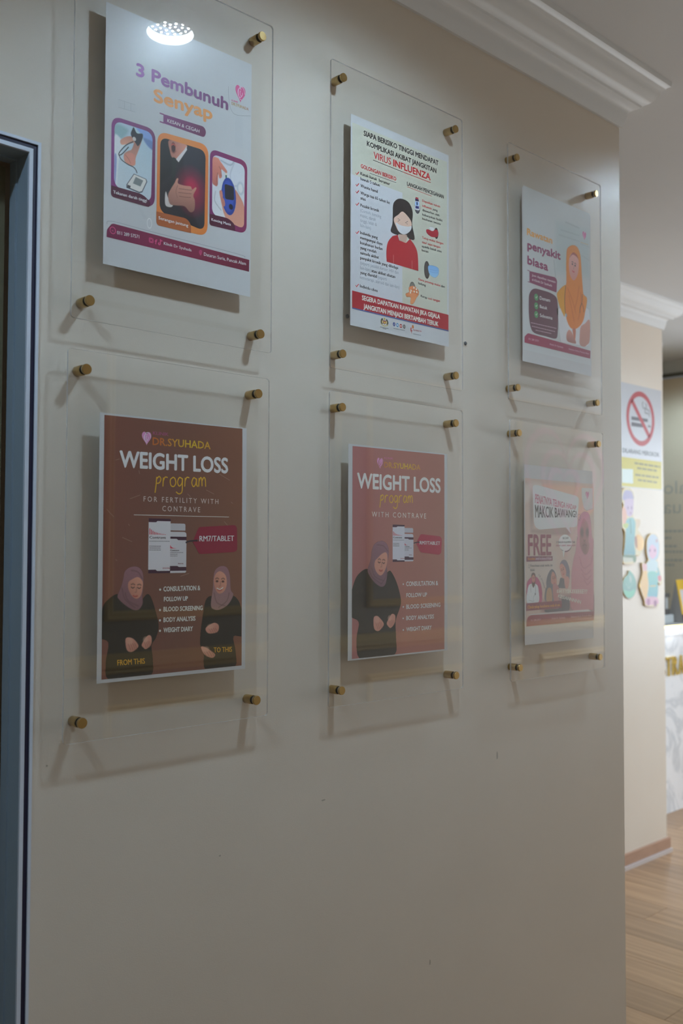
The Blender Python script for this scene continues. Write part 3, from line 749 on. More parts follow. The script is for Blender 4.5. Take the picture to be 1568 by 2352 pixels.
def paint_glu(c):
    c.fill([(205.5,238.4),(284.0,238.2),(285.0,115.0),(206.7,113.5)], (164, 168, 178), smooth=False, to=(150, 158, 172), ang=90)
    c.line([(228.9,228.5),(249.4,225.8),(259.6,237.0)], 2.5, (124, 134, 148), 2.5); c.line([(257.9,231.0),(249.5,209.3),(254.8,191.2),(270.4,195.3)], 2.2, (138, 146, 160), 2)
    c.ell((272.2,190.1), 8, 12, (140, 150, 164), 2); c.ell((272.2,190.1), 5, 8, (160, 166, 176), 2)
    c.line([(217.7,170.7),(216.2,153.9),(229.8,140.8)], 1.6, (136, 142, 152), 2)
    c.fill([(209.9,226.0),(222.2,230.8),(227.3,226.7),(235.8,219.4),(242.6,212.9),(240.0,208.9),(229.8,212.8),(231.2,200.2),(225.9,196.1),(223.1,202.2),(222.0,182.7),(215.3,181.0),(210.3,187.8)], (158, 110, 102), 1.2, to=(142, 92, 88), ang=-90)
    c.line([(221.8,204.6),(219.9,193.1),(222.0,184.1)], .9, (110, 68, 66), .9); c.line([(225.0,216.4),(229.1,210.7),(229.2,201.1)], .9, (112, 70, 68), .9)
    c.fill([(226.1,172.8),(232.8,174.5),(238.0,159.3),(241.6,140.9),(257.0,144.6),(262.3,159.8),(260.1,182.9),(265.3,181.4),(281.2,158.8),(281.5,119.7),(257.2,117.0),(238.3,131.9),(229.6,157.2)], (152, 112, 104), 1.2, to=(164, 126, 116), ang=-60)
    c.fill([(238.6,206.3),(242.0,206.7),(242.1,195.7),(239.4,195.5)], (40, 88, 70), .7, smooth=False); c.fill([(237.9,208.9),(242.7,209.4),(242.7,205.8),(238.3,205.1)], (176, 160, 158), .7, smooth=False)
    c.fill(ellp((246.5,169.2), 16.0, 33, 24, .05), (34, 58, 128), 1, smooth=False); c.fill(ellp((245.1,169.4), 12.0, 28, 24, .05), (52, 80, 156), 3, smooth=False, alpha=.5)
    c.fill(rnd([(237.1,189.4),(257.3,189.6),(258.2,164.9),(238.3,162.7)], 4), (26, 30, 44), .8, smooth=False); c.ell((251.4,151.9), 4.5, 5, (16, 20, 44), .8)
    c.fill([(226.1,172.8),(231.5,175.3),(233.6,163.7),(230.3,160.1)], (150, 106, 98), 1); c.fill([(229.6,162.7),(236.3,161.7),(238.5,151.2),(233.0,149.8)], (146, 102, 96), 1)
framed(A, [(205.4,243.3),(287.2,242.4),(286.5,111.6),(205.1,108.8)], [(210.5,234.9),(281.6,233.6),(280.8,118.7),(210.5,129.4)], 15, grad(A, 205, 285, [(96, 40, 92), (104, 40, 80)]), paint_glu,
       ([(205.2,128.6),(246.8,130.3),(260.6,121.9),(260.7,111.4),(205.1,108.8)], [0, 8, 6, 0, 5]), (68, 24, 50))
text(A, 'Kencing Manis', [(209.3,117.4),(251.4,118.1),(209.2,122.3)], (180, 174, 178), 5, bold=.3, name='caption_text')
strokes(A, 'footer_outline', [catm([(6.1,64.3),(15.3,71.0),(90.7,71.0),(264.5,71.5),(281.9,68.2)], 5, False)], .9, (122, 128, 138), 2)
poly(A, 'footer_band', rnd([(6.0,55.6),(15.3,68.0),(23.8,67.9),(293.2,66.3),(292.7,44.9),(5.8,43.9)], [3, 10, 5, 0, 0, 0]), grad(A, 0, 290, [(92, 26, 66), (104, 32, 66), (88, 26, 54)]), 2)
text(A, '011 289 57571', [(24.5,52.3),(65.7,54.4),(24.5,58.0)], (186, 176, 184), 4, bold=.2, name='footer_text')
text(A, 'Klinik Dr Syuhada', [(112.7,54.6),(168.3,54.9),(112.6,59.5)], (184, 174, 182), 4, bold=.2, name='footer_text')
text(A, 'Dataran Suria, Puncak Alam', [(194.1,53.2),(285.5,55.0),(194.1,59.1)], (182, 172, 180), 4, bold=.2, name='footer_text')
IC = (156, 68, 112)
ring(A, 'chat_icon', ellp((16.6,56.7), 5.6, 5.9), ellp((16.6,56.7), 4.4, 4.7), IC, 4); text(A, 'c', [(14.9,54.9),(18.3,54.9),(14.9,58.4)], IC, 4, bold=.3, name='chat_icon')
_s = rnd([(83.7,60.7),(92.6,60.6),(92.7,52.3),(83.8,52.4)], 2.6); _c = (88.2,56.5)
ring(A, 'photo_app_icon', _s, [(_c[0]+(x-_c[0])*.78, _c[1]+(y-_c[1])*.78) for x, y in _s], IC, 4); ring(A, 'photo_app_icon', ellp(_c, 2.9, 3), ellp(_c, 1.9, 2), IC, 4)
text(A, 'f', [(95.1,51.8),(100.0,51.8),(95.0,60.1)], IC, 4, bold=.6, name='social_icon')
strokes(A, 'social_icon', [catm([(105.9,62.0),(106.0,54.7),(103.6,52.6),(102.0,54.1),(104.1,56.1)], 5, False), [(105.9,62.0),(107.4,60.0),(109.9,60.0)]], 1.9, IC, 4)
ring(A, 'map_pin_icon', [(x, y) for x, y in catm([(187.0,51.9),(184.0,56.7),(184.6,60.0),(186.9,61.6),(189.5,61.1),(189.9,57.4)], 4)], ellp((186.9,58.4), 1.6, 1.8, 24), IC, 4)

# ================================================================== poster B: influenza
B = sheet('B', 'poster', 'pale influenza poster with a drawn masked woman in a red top', rough=.2)
poly(B, 'print_area', [(4, 404), (293, 404), (293, 40), (4, 40)], (150, 154, 151), 1)
poly(B, 'list_panel', [(3, 300), (150, 300), (150, 60), (3, 60)], (152, 157, 168), 2)
K, RD, GY = (34, 36, 42), (156, 34, 46), (122, 128, 140)
text(B, 'SIAPA BERISIKO TINGGI MENDAPAT', [(36.0,386.4),(264.3,387.8),(36.0,397.5)], K, 4, bold=.9, name='headline_text')
text(B, 'KOMPLIKASI AKIBAT JANGKITAN', [(45.1,368.5),(257.3,369.3),(45.0,379.2)], K, 4, bold=.9, name='headline_text')
text(B, 'VIRUS', [(64.5,348.2),(115.3,348.8),(64.4,362.4)], RD, 4, bold=.5, name='headline_text', res=4)
text(B, 'INFLUENZA', [(122.2,348.3),(238.4,348.7),(122.2,362.8)], RD, 4, bold=1.3, name='headline_text', res=4)
strokes(B, 'underline', [[(63.0,344.6),(150.0,343.9)]], 1.2, K, 4); strokes(B, 'underline', [[(150.0,343.9),(239.1,344.5)]], 1.3, RD, 4)
text(B, 'GOLONGAN BERISIKO', [(27.9,319.1),(131.1,319.6),(27.9,327.4)], RD, 4, bold=.6, name='subheading_text'); strokes(B, 'underline', [[(53.3,315.3),(131.1,316.1)]], .9, (52, 56, 80), 4)
text(B, 'LANGKAH PENCEGAHAN', [(164.0,318.9),(281.7,320.3),(164.0,327.1)], K, 4, bold=.6, name='subheading_text'); strokes(B, 'underline', [[(164.6,316.4),(241.8,315.8)]], .9, RD, 4)
for c in ((18.2,305.2),(18.3,282.0),(18.3,268.0),(18.4,243.3), (18.6,186.8),(18.3,80.9)):
    strokes(B, 'tick', [[(c[0]-4, c[1]+.5), (c[0]-1.6, c[1]-2.6), (c[0]+4.4, c[1]+4)]], 1.8, (166, 40, 50), 4)
TB = [('Kanak-kanak  berumur', [(27.0,304.6),(112.5,305.3)], 1), ('bawah 5 tahun', [(27.1,294.4),(82.6,295.0)], 1), ('Wanita hamil', [(27.1,280.2),(76.5,280.5)], 1), ('Warga tua 65 tahun ke', [(27.2,265.8),(111.9,266.5)], 1), ('atas', [(27.2,255.6),(42.1,255.7)], 1),
      ('Pesakit kronik', [(27.2,240.8),(80.9,242.5)], 1), ('(Contoh: kencing', [(26.7,230.7),(86.5,231.7)], 0), ('manis, darah', [(26.7,221.0),(70.8,221.8)], 0), ('tinggi, lelah &', [(26.7,210.6),(74.2,212.2)], 0), ('lain-lain)', [(26.8,200.9),(56.9,201.4)], 0),
      ('Individu yang', [(26.8,185.9),(76.7,186.5)], 1), ('mempunyai daya', [(26.8,176.1),(90.3,176.6)], 1), ('ketahanan badan', [(26.9,165.8),(90.9,166.5)], 1), ('yang rendah', [(26.9,155.9),(72.8,156.7)], 1), ('samada akibat', [(26.9,145.7),(80.5,146.9)], 1),
      ('penyakit kronik yang dihidapi', [(27.0,135.6),(137.1,136.9)], 1), ('(seperti pesakit kanser, HIV dan', [(27.0,125.7),(138.3,127.3)], 0), ('lain-lain)', [(27.0,115.8),(56.2,116.1)], 0), ('atau akibat ubatan', [(58.7,116.1),(128.2,116.8)], 1),
      ('yang diambil', [(27.1,106.3),(74.1,106.8)], 1), ('(seperti', [(76.9,106.4),(102.8,107.1)], 0), ('kemoterapi, steroid dan lain-lain)', [(26.5,96.7),(140.9,97.5)], 0), ('Individu obes', [(26.2,79.0),(76.6,78.5)], 1)]
for s, p, bd in TB: text(B, s, p, K if bd else GY, 4, bold=.5 if bd else .0, h=6.6, name='list_text')
TR = [('Dapatkan vaksin', [(211.9,296.5),(269.8,297.7)], RD), ('influenza', [(211.9,285.9),(242.4,286.7)], RD), ('yang', [(245.2,286.5),(261.4,287.0)], K), ('ditawarkan oleh', [(211.9,276.6),(267.6,278.1)], K), ('kebanyakan fasiliti', [(211.9,267.1),(277.1,268.8)], K), ('kesihatan swasta', [(211.9,258.3),(271.4,260.1)], K),
      ('Tutup mulut dengan', [(210.9,217.8),(280.1,219.3)], RD), ('tisu/ sapu tangan', [(210.9,207.8),(270.3,209.3)], RD), ('apabila batuk atau', [(210.2,199.1),(274.5,201.0)], K), ('bersin', [(210.2,190.4),(231.4,191.0)], K), ('Guna penutup mulut', [(199.2,126.7),(270.6,126.0)], RD), ('dan', [(272.6,125.9),(285.2,126.4)], K), ('hidung', [(199.2,118.0),(222.9,117.7)], K),
      ('Kerap', [(206.8,92.5),(227.0,91.9)], K), ('cuci tangan', [(229.3,91.8),(269.1,92.3)], RD)]
for s, p, c in TR: text(B, s, p, c, 4, bold=.35, h=5.2, name='advice_text')
# drawn woman
poly(B, 'drawn_hair', catm([(121.4,265.8),(126.1,275.7),(137.2,284.0),(153.3,287.3),(169.5,284.2),(179.4,273.2),(182.0,260.5),(180.0,239.9),(187.6,211.5),(171.2,207.9),(163.0,211.2),(137.3,208.1),(115.1,210.7),(119.8,228.2),(120.8,245.9)], 4), (42, 40, 44), 4)
poly(B, 'drawn_neck', [(137.3,210.2),(163.0,214.9),(164.3,208.6),(160.5,197.3),(141.1,197.9)], (150, 134, 128), 5)
poly(B, 'drawn_shirt', catm([(102.7,146.1),(101.8,167.6),(106.7,187.7),(119.9,202.4)], 4, False)+[(135.7,208.4),(140.5,198.2),(160.5,196.8),(172.8,208.4)]+catm([(172.8,208.4),(187.6,198.1),(197.2,181.1),(199.2,146.1)], 4, False), (140, 40, 52), 5)
strokes(B, 'shirt_seam', [[(122.8,164.4),(122.8,145.8)], [(179.4,164.0),(179.4,146.2)]], .7, (170, 140, 142), 6)
poly(B, 'drawn_face', catm([(150.1,260.6),(137.3,250.9),(125.2,241.7),(124.6,233.7),(130.9,224.2),(138.9,216.1),(153.3,214.3),(167.9,221.1),(177.7,236.0),(176.7,245.8),(166.3,254.5)], 4), (166, 148, 142), 6)
poly(B, 'drawn_mask', catm([(129.6,233.1),(140.5,230.8),(153.3,231.1),(167.9,233.1),(178.1,236.1),(173.5,225.0),(157.2,214.1),(142.1,214.6),(134.1,222.7)], 3), (160, 164, 174), 7)
strokes(B, 'drawn_eye', [[(135.7,242.4),(143.0,241.3),(136.0,236.8)], [(166.3,243.8),(158.5,239.1),(165.6,237.5)]], .9, (48, 44, 48), 7)
# prevention pictograms
c = Canvas(B, *(181.0,264.7), *(209.8,308.6), .5); c.ell((196.1,280.6), 9, 14, (80, 82, 92), 6, keep=False, alpha=.9)
c.fill([(189.3,292.2),(202.9,295.6),(203.7,277.3),(199.1,274.6),(187.0,274.3)], (150, 156, 168), .6, smooth=False); c.fill([(189.3,298.9),(200.3,298.5),(200.6,294.0),(189.3,293.2)], (36, 36, 84), .6, smooth=False); c.fill([(191.2,301.9),(199.4,301.9),(199.4,298.3),(190.8,297.7)], (140, 56, 66), .6, smooth=False)
c.fill([(190.3,282.7),(200.9,283.8),(201.2,278.5),(190.3,277.1)], (40, 44, 100), .6, smooth=False); c.fill([(189.3,291.7),(200.9,292.8),(201.2,284.9),(189.3,283.0)], (118, 148, 186), .6, smooth=False); c.ell((195.3,288.6), 2, 4, (30, 50, 90), .5); c.build('vaccine_bottle_art', 4)
c = Canvas(B, *(222.0,217.7), *(270.6,259.9), .5); c.ell((257.1,239.0), 6.5, 12, (58, 42, 48), 5, keep=False); c.fill([(225.9,240.8),(240.6,241.6),(250.0,244.7),(259.5,246.9),(264.2,240.6),(259.4,231.7),(240.6,228.1),(225.9,233.0)], (134, 32, 52), .8); c.fill([(233.6,247.7),(249.2,249.8),(248.4,242.8),(239.1,241.2)], (160, 164, 172), 1.2); c.build('sleeve_art', 4)
c = Canvas(B, *(208.2,127.6), *(275.2,187.5), .5); c.ell((226.6,153.8), 9, 19, (66, 64, 66), 6, keep=False); c.fill([(232.0,164.1),(249.9,167.2),(264.1,164.4),(264.1,151.8),(253.0,142.4),(237.4,144.6),(231.2,153.7)], (118, 152, 190), .9, to=(100, 138, 180)); c.line([(234.3,157.4),(249.9,157.4),(262.5,158.8)], .5, (90, 124, 164), .5); c.line([(235.1,152.4),(249.9,152.2),(262.5,154.7)], .5, (90, 124, 164), .5); c.line([(264.1,163.3),(269.6,171.7),(268.0,158.9)], .4, (140, 144, 148), .4, keep=False); c.build('face_mask_art', 4)
c = Canvas(B, *(157.3,68.1), *(203.6,121.6), .5); c.ell((181.0,101.1), 11, 20, (112, 112, 110), 6, keep=False, alpha=.8)
c.fill([(160.2,91.2),(170.6,96.2),(169.1,104.0),(175.0,109.1),(187.0,111.3),(199.1,105.5),(200.6,96.6),(194.5,89.4),(184.0,74.3),(174.3,72.6),(175.0,85.9),(163.2,84.7)], (186, 124, 92), .8, to=(178, 110, 80)); c.line([(173.6,99.7),(182.5,103.4),(199.1,102.4)], .8, (140, 82, 60), .6); c.line([(175.0,94.9),(185.5,97.9),(199.8,96.4)], .8, (140, 82, 60), .6)
for p in ((176.5,100.3),(185.5,108.0),(193.0,106.4),(186.3,100.0),(175.0,96.0),(194.5,100.5),): c.ell(p, 1.8, 2.2, (178, 176, 172), .8)
c.build('hand_washing_art', 4)
poly(B, 'warning_band', [(4.6,68.9),(297.1,69.6),(297.1,36.0),(4.8,35.3)], (132, 30, 46), 5)
strokes(B, 'blue_rule', [[(4.8,34.3),(297.1,34.4)]], 2.0, (60, 84, 138), 6)
text(B, 'SEGERA DAPATKAN RAWATAN JIKA GEJALA', [(31.6,54.7),(268.7,55.5),(31.6,64.6)], (178, 172, 174), 6, bold=.9, name='warning_text')
text(B, 'JANGKITAN MENJADI BERTAMBAH TERUK', [(36.1,38.4),(263.5,38.7),(36.1,48.5)], (178, 172, 174), 6, bold=.9, name='warning_text')
c = Canvas(B, *(82.0,8.1), *(110.4,33.3), .4)
c.fill([(86.4,25.4),(91.0,28.6),(92.7,24.1),(92.7,18.5),(88.7,15.5),(85.9,18.2)], (66, 62, 50), .7); c.fill([(102.4,28.8),(106.4,25.5),(108.1,20.2),(104.7,16.5),(101.2,19.1),(101.2,24.7)], (66, 62, 50), .7)
c.fill([(92.7,24.5),(101.2,24.3),(101.2,19.9),(96.7,16.4),(92.7,18.5)], (126, 58, 56), .6, smooth=False); c.fill([(93.8,21.9),(100.7,21.8),(96.7,17.6)], (158, 150, 70), .6, smooth=False); c.ell((96.7,27.9), 2.4, 2.4, (150, 140, 60), .6, keep=False)
c.fill([(86.5,17.1),(96.7,14.4),(107.0,17.7),(107.0,15.3),(96.7,11.6),(86.5,14.8)], (168, 164, 140), .7); c.line([(87.0,16.0),(96.7,13.2),(107.0,16.5)], .6, (70, 66, 50), .6); c.ell((91.0,21.0), 1.6, 3, (170, 160, 120), .6); c.ell((102.6,21.3), 1.6, 3, (170, 160, 120), .6)
c.build('crest', 4)
greek(B, *[(84.2,9.1),(108.7,9.3)], 1.0, (70, 72, 80), 4, 3); greek(B, *[(91.6,6.9),(101.8,6.9)], 1.0, (70, 72, 80), 4, 4)
for p, cc in zip([(125.1,21.4),(135.1,21.4),(145.5,21.2),(155.7,21.4)], ((44, 60, 120), (58, 118, 160), (140, 42, 54), (62, 58, 62))):
    poly(B, 'social_icon', ellp(p, 3.6, 4.2), cc, 4)
text(B, 'f', [(124.3,19.2),(126.1,19.2),(124.3,23.2)], (170, 172, 178), 5, bold=.3, name='social_icon'); poly(B, 'social_icon', ellp((135.1,21.4), 1.7, 1.7), (170, 174, 180), 5); poly(B, 'social_icon', ellp((145.5,21.2), 2, 1.6), (176, 160, 160), 5); ring(B, 'social_icon', ellp((155.7,21.4), 1.9, 2.1), ellp((155.7,21.4), 1.2, 1.4), (160, 160, 164), 5)
text(B, 'MYHEALTHKKM', [(123.7,11.9),(157.1,12.6),(123.7,13.8)], (66, 68, 76), 4, bold=.2, name='logo_text')
poly(B, 'logo_figure', catm([(175.6,22.1),(178.1,22.9),(178.1,17.6),(182.9,16.4),(178.1,15.2),(179.9,9.8),(176.9,13.4),(175.0,17.2)], 3), (150, 56, 62), 4); poly(B, 'logo_figure', ellp((182.3,25.2), 3, 4), (176, 110, 62), 4)
text(B, 'MyHEALTH', [(182.9,17.6),(208.8,18.3),(182.9,20.4)], (140, 70, 80), 4, bold=.2, name='logo_text'); greek(B, *[(183.5,10.3),(207.2,10.7)], 1.0, (90, 94, 104), 4, 6)
# ================================================================== poster C: common illnesses
C = sheet('C', 'poster', 'clinic poster of a smiling doctor in an orange hijab', rough=.25)
c = Canvas(C, *(5.1,27.8), *(291.0,419.5), .8, bg=(150, 152, 152))
us_ = [(7.3,339.7),(290.6,384.8)]
c.fill([(138.8,366.5),(290.5,376.1),(288.9,251.2),(137.6,237.9)], (142, 148, 148), 20, smooth=False)
for p, w in (([(182.4,372.6),(242.3,371.5)], 3), ([(160.3,348.6),(242.0,352.3)], 2), ([(152.9,334.4),(241.9,337.3)], 2), ([(249.4,332.6),(289.9,332.7)], 1.2), ([(252.9,303.4),(289.5,298.1)], 1.2), ([(130.7,265.4),(137.4,223.4)], 3)): c.line(p, w, (122, 128, 128), 3, alpha=.6)
c.build('background_art', 1)
text(C, 'Rawatan', [(19.1,304.0),(123.9,304.8),(19.2,320.9)], (176, 126, 66), 3, bold=1.6, name='headline_text', res=3)
text(C, 'penyakit', [(20.2,270.7),(159.5,272.2),(20.3,291.5)], (112, 44, 78), 3, bold=2.4, name='headline_text', res=3)
text(C, 'biasa', [(19.9,234.2),(105.6,233.6),(20.1,255.4)], (112, 44, 78), 3, bold=2.4, name='headline_text', res=3)
poly(C, 'ribbon', rnd([(28.2,219.1),(135.7,224.7),(143.9,218.4),(140.7,187.9),(28.0,191.6)], [0, 6, 6, 0, 0]), (108, 52, 78), 3)
strokes(C, 'ribbon_tail', [[(19.8,219.4),(29.2,219.5)], [(20.9,192.3),(29.0,192.0)]], 1.6, (108, 52, 78), 3)
text(C, 'Jom dapatkan rawatan', [(38.2,208.6),(136.6,210.5),(38.3,214.3)], (168, 158, 162), 4, bold=.2, name='ribbon_text')
text(C, 'di Klinik Dr Syuhada', [(38.1,197.8),(121.5,198.6),(38.2,203.6)], (168, 158, 162), 4, bold=.2, name='ribbon_text')
poly(C, 'symptom_panel', catm([(46.5,180.1),(84.2,182.6),(117.5,182.0),(140.6,174.9),(146.1,155.2),(147.3,130.6),(145.2,91.1),(136.7,73.3),(93.7,72.5),(49.0,73.2),(32.9,83.6),(25.7,110.4),(24.9,142.2),(28.1,164.7)], 4), (82, 52, 64), 3)
for cc, s, p in (((55.5,161.0), 'Demam', [(70.2,157.8),(113.1,159.3),(70.3,166.7)]), ((55.3,140.1), 'Batuk', [(70.0,137.6),(100.9,138.4),(70.1,145.7)]), ((55.2,119.3), 'Selesema', [(69.9,116.1),(122.6,117.5),(69.9,124.4)])):
    poly(C, 'tick_badge', ellp(cc, 8.2, 8.4), (72, 118, 82), 4); strokes(C, 'tick', [[(cc[0]-3, cc[1]+.4), (cc[0]-.6, cc[1]-2.4), (cc[0]+3.6, cc[1]+3)]], 1.6, (160, 172, 160), 5)
    text(C, s, p, (176, 168, 172), 4, bold=.4, name='symptom_text')
for i, p in enumerate(([(33.0,95.2),(139.1,98.0)], [(37.6,87.4),(133.3,89.2)], [(51.8,80.2),(117.7,81.9)])): greek(C, *p, 1.9, (140, 118, 128), 4, 20+i)
c = Canvas(C, *(139.4,51.1), *(294.0,344.4), .62)
c.fill([(151.1,151.9),(142.1,142.1),(147.2,122.3),(157.6,72.3),(179.3,68.3),(238.9,71.8),(269.4,71.9),(288.1,89.7),(289.0,158.5),(274.4,173.2),(224.7,156.2)], (162, 162, 164), 1.2)
c.fill([(142.4,183.5),(151.6,195.5),(169.8,209.2),(186.3,214.4),(187.9,187.5),(176.4,137.5),(169.1,138.4),(151.2,160.2)], (176, 128, 44), 1.2, to=(164, 116, 36))
c.fill([(251.8,203.3),(267.1,202.9),(277.0,197.2),(273.7,177.3),(262.6,151.9),(251.3,160.7)], (170, 116, 56), 1.2)
c.fill([(185.3,295.9),(191.0,309.8),(211.6,321.1),(234.1,320.7),(247.2,304.3),(251.1,281.7),(254.5,246.5),(260.2,204.8),(267.4,163.4),(254.7,131.5),(224.2,110.7),(198.2,111.9),(180.0,138.1),(176.1,185.4),(183.8,222.3),(183.5,262.0)], (182, 104, 44), 1.2, to=(190, 112, 52))
for p in ([(189.9,206.7),(210.0,181.0),(224.7,151.9)], [(240.6,222.5),(232.6,189.2),(221.1,164.0)], [(195.3,188.9),(206.1,161.4),(217.0,129.6)], [(248.0,206.9),(247.5,168.5),(235.8,136.9)]): c.line(p, 2.4, (146, 78, 30), 4, alpha=.6)
c.fill([(200.1,290.6),(213.2,301.4),(228.2,300.3),(238.3,290.1),(239.6,269.1),(233.3,248.7),(220.0,233.9),(208.8,234.5),(198.9,246.2),(195.4,268.6)], (172, 132, 124), 1.2, to=(158, 116, 108), ang=-90)
c.fill([(198.2,286.0),(213.2,302.7),(230.1,301.2),(239.1,290.3),(230.8,294.9),(213.2,297.2)], (126, 52, 36), 1.5, alpha=.8)
face(c, (217.0,268.8), 15, 27, (58, 42, 44), (150, 56, 62), rot=-.12)
c.line([(207.0,240.4),(217.4,238.2),(227.6,243.4)], 1.4, (186, 170, 166), 1, alpha=.0)
c.line([(180.8,211.3),(176.1,179.1),(178.0,148.2),(180.1,140.2)], 1.8, (54, 44, 50), .8); c.ell((182.3,138.5), 3.5, 5, (124, 128, 132), .8); c.line([(254.8,203.9),(253.0,182.2),(244.5,168.0),(243.6,155.1)], 1.6, (54, 48, 52), .8); c.line([(253.0,182.2),(260.5,168.6),(261.2,160.2)], 1.4, (54, 48, 52), .8)
c.fill([(183.2,90.7),(192.6,103.6),(203.6,102.2),(214.7,91.3),(225.7,77.2),(218.2,73.0),(186.7,74.6)], (158, 116, 106), 1.2, to=(126, 88, 80), ang=-90)
c.fill([(209.3,107.3),(224.2,110.7),(222.1,84.1),(218.3,83.5)], (150, 94, 74), 1.2)
c.fill([(247.0,119.6),(266.2,131.2),(288.8,143.8),(288.2,91.8),(273.3,76.8),(261.7,71.3),(242.7,74.4),(242.2,95.5)], (142, 108, 98), 1.4, to=(158, 122, 112))
c.grain(.03).build('doctor_photo', 3)
heart_logo(C, (266.6,356.7), 9, 13, (150, 70, 114), (178, 140, 160))
greek(C, *[(249.5,335.8),(284.1,336.9)], 1.6, (150, 130, 96), 3, 41)
poly(C, 'footer_band', rnd([(7.3,58.8),(20.4,68.9),(28.7,69.0),(291.7,65.3),(290.3,44.8),(7.2,44.8)], [3, 8, 4, 0, 0, 0]), grad(C, 0, 290, [(122, 40, 70), (112, 36, 64)]), 4)
text(C, '011 289 57571', [(23.6,53.5),(64.6,54.4),(23.6,58.3)], (160, 130, 142), 5, bold=.1, name='footer_text')
text(C, 'Klinik Dr Syuhada', [(111.1,54.0),(167.9,54.0),(111.1,58.3)], (160, 130, 142), 5, bold=.1, name='footer_text')
text(C, 'Dataran Suria, Puncak Alam', [(193.1,54.3),(284.6,54.5),(193.2,58.4)], (158, 128, 140), 5, bold=.1, name='footer_text')

# ================================================================== weight loss posters D and E
def hijab_woman(c, hij, fac, dress, hands, gown=(30, 29, 28), scarf=(96, 72, 78), skin=(136, 98, 88), fc=None, fw=8, fh=12, down=True, folds=(), rot=0.0, smile=False):
    c.fill(dress, gown, 1.0, to=(36, 34, 33), ang=60)
    c.fill(hij, scarf, 1.0, to=(110, 82, 90), ang=70)
    for f in folds: c.line(f, 1.6, (72, 52, 58), 2.2, alpha=.6)
    c.fill(fac, skin, 1.0, to=(150, 112, 100), ang=40)
    face(c, fc, fw, fh, (58, 38, 36), (128, 66, 62), down=down, rot=rot)
    for h in hands:
        c.fill(h, skin, .9, to=(150, 112, 102), ang=120)
        q = np.array(h).mean(0); r_ = np.abs(np.array(h)-q).max(0)
        for k_ in (-.45, -.1, .25, .55): c.line([(q[0]+r_[0]*(k_-.1), q[1]+r_[1]*.1), (q[0]+r_[0]*(k_+.12), q[1]-r_[1]*.3), (q[0]+r_[0]*(k_+.3), q[1]-r_[1]*.75)], .6, (92, 58, 52), .8, alpha=.75)
        c.ell((q[0]-r_[0]*.3, q[1]+r_[1]*.4), r_[0]*.45, r_[1]*.4, (166, 126, 114), 3, alpha=.5)
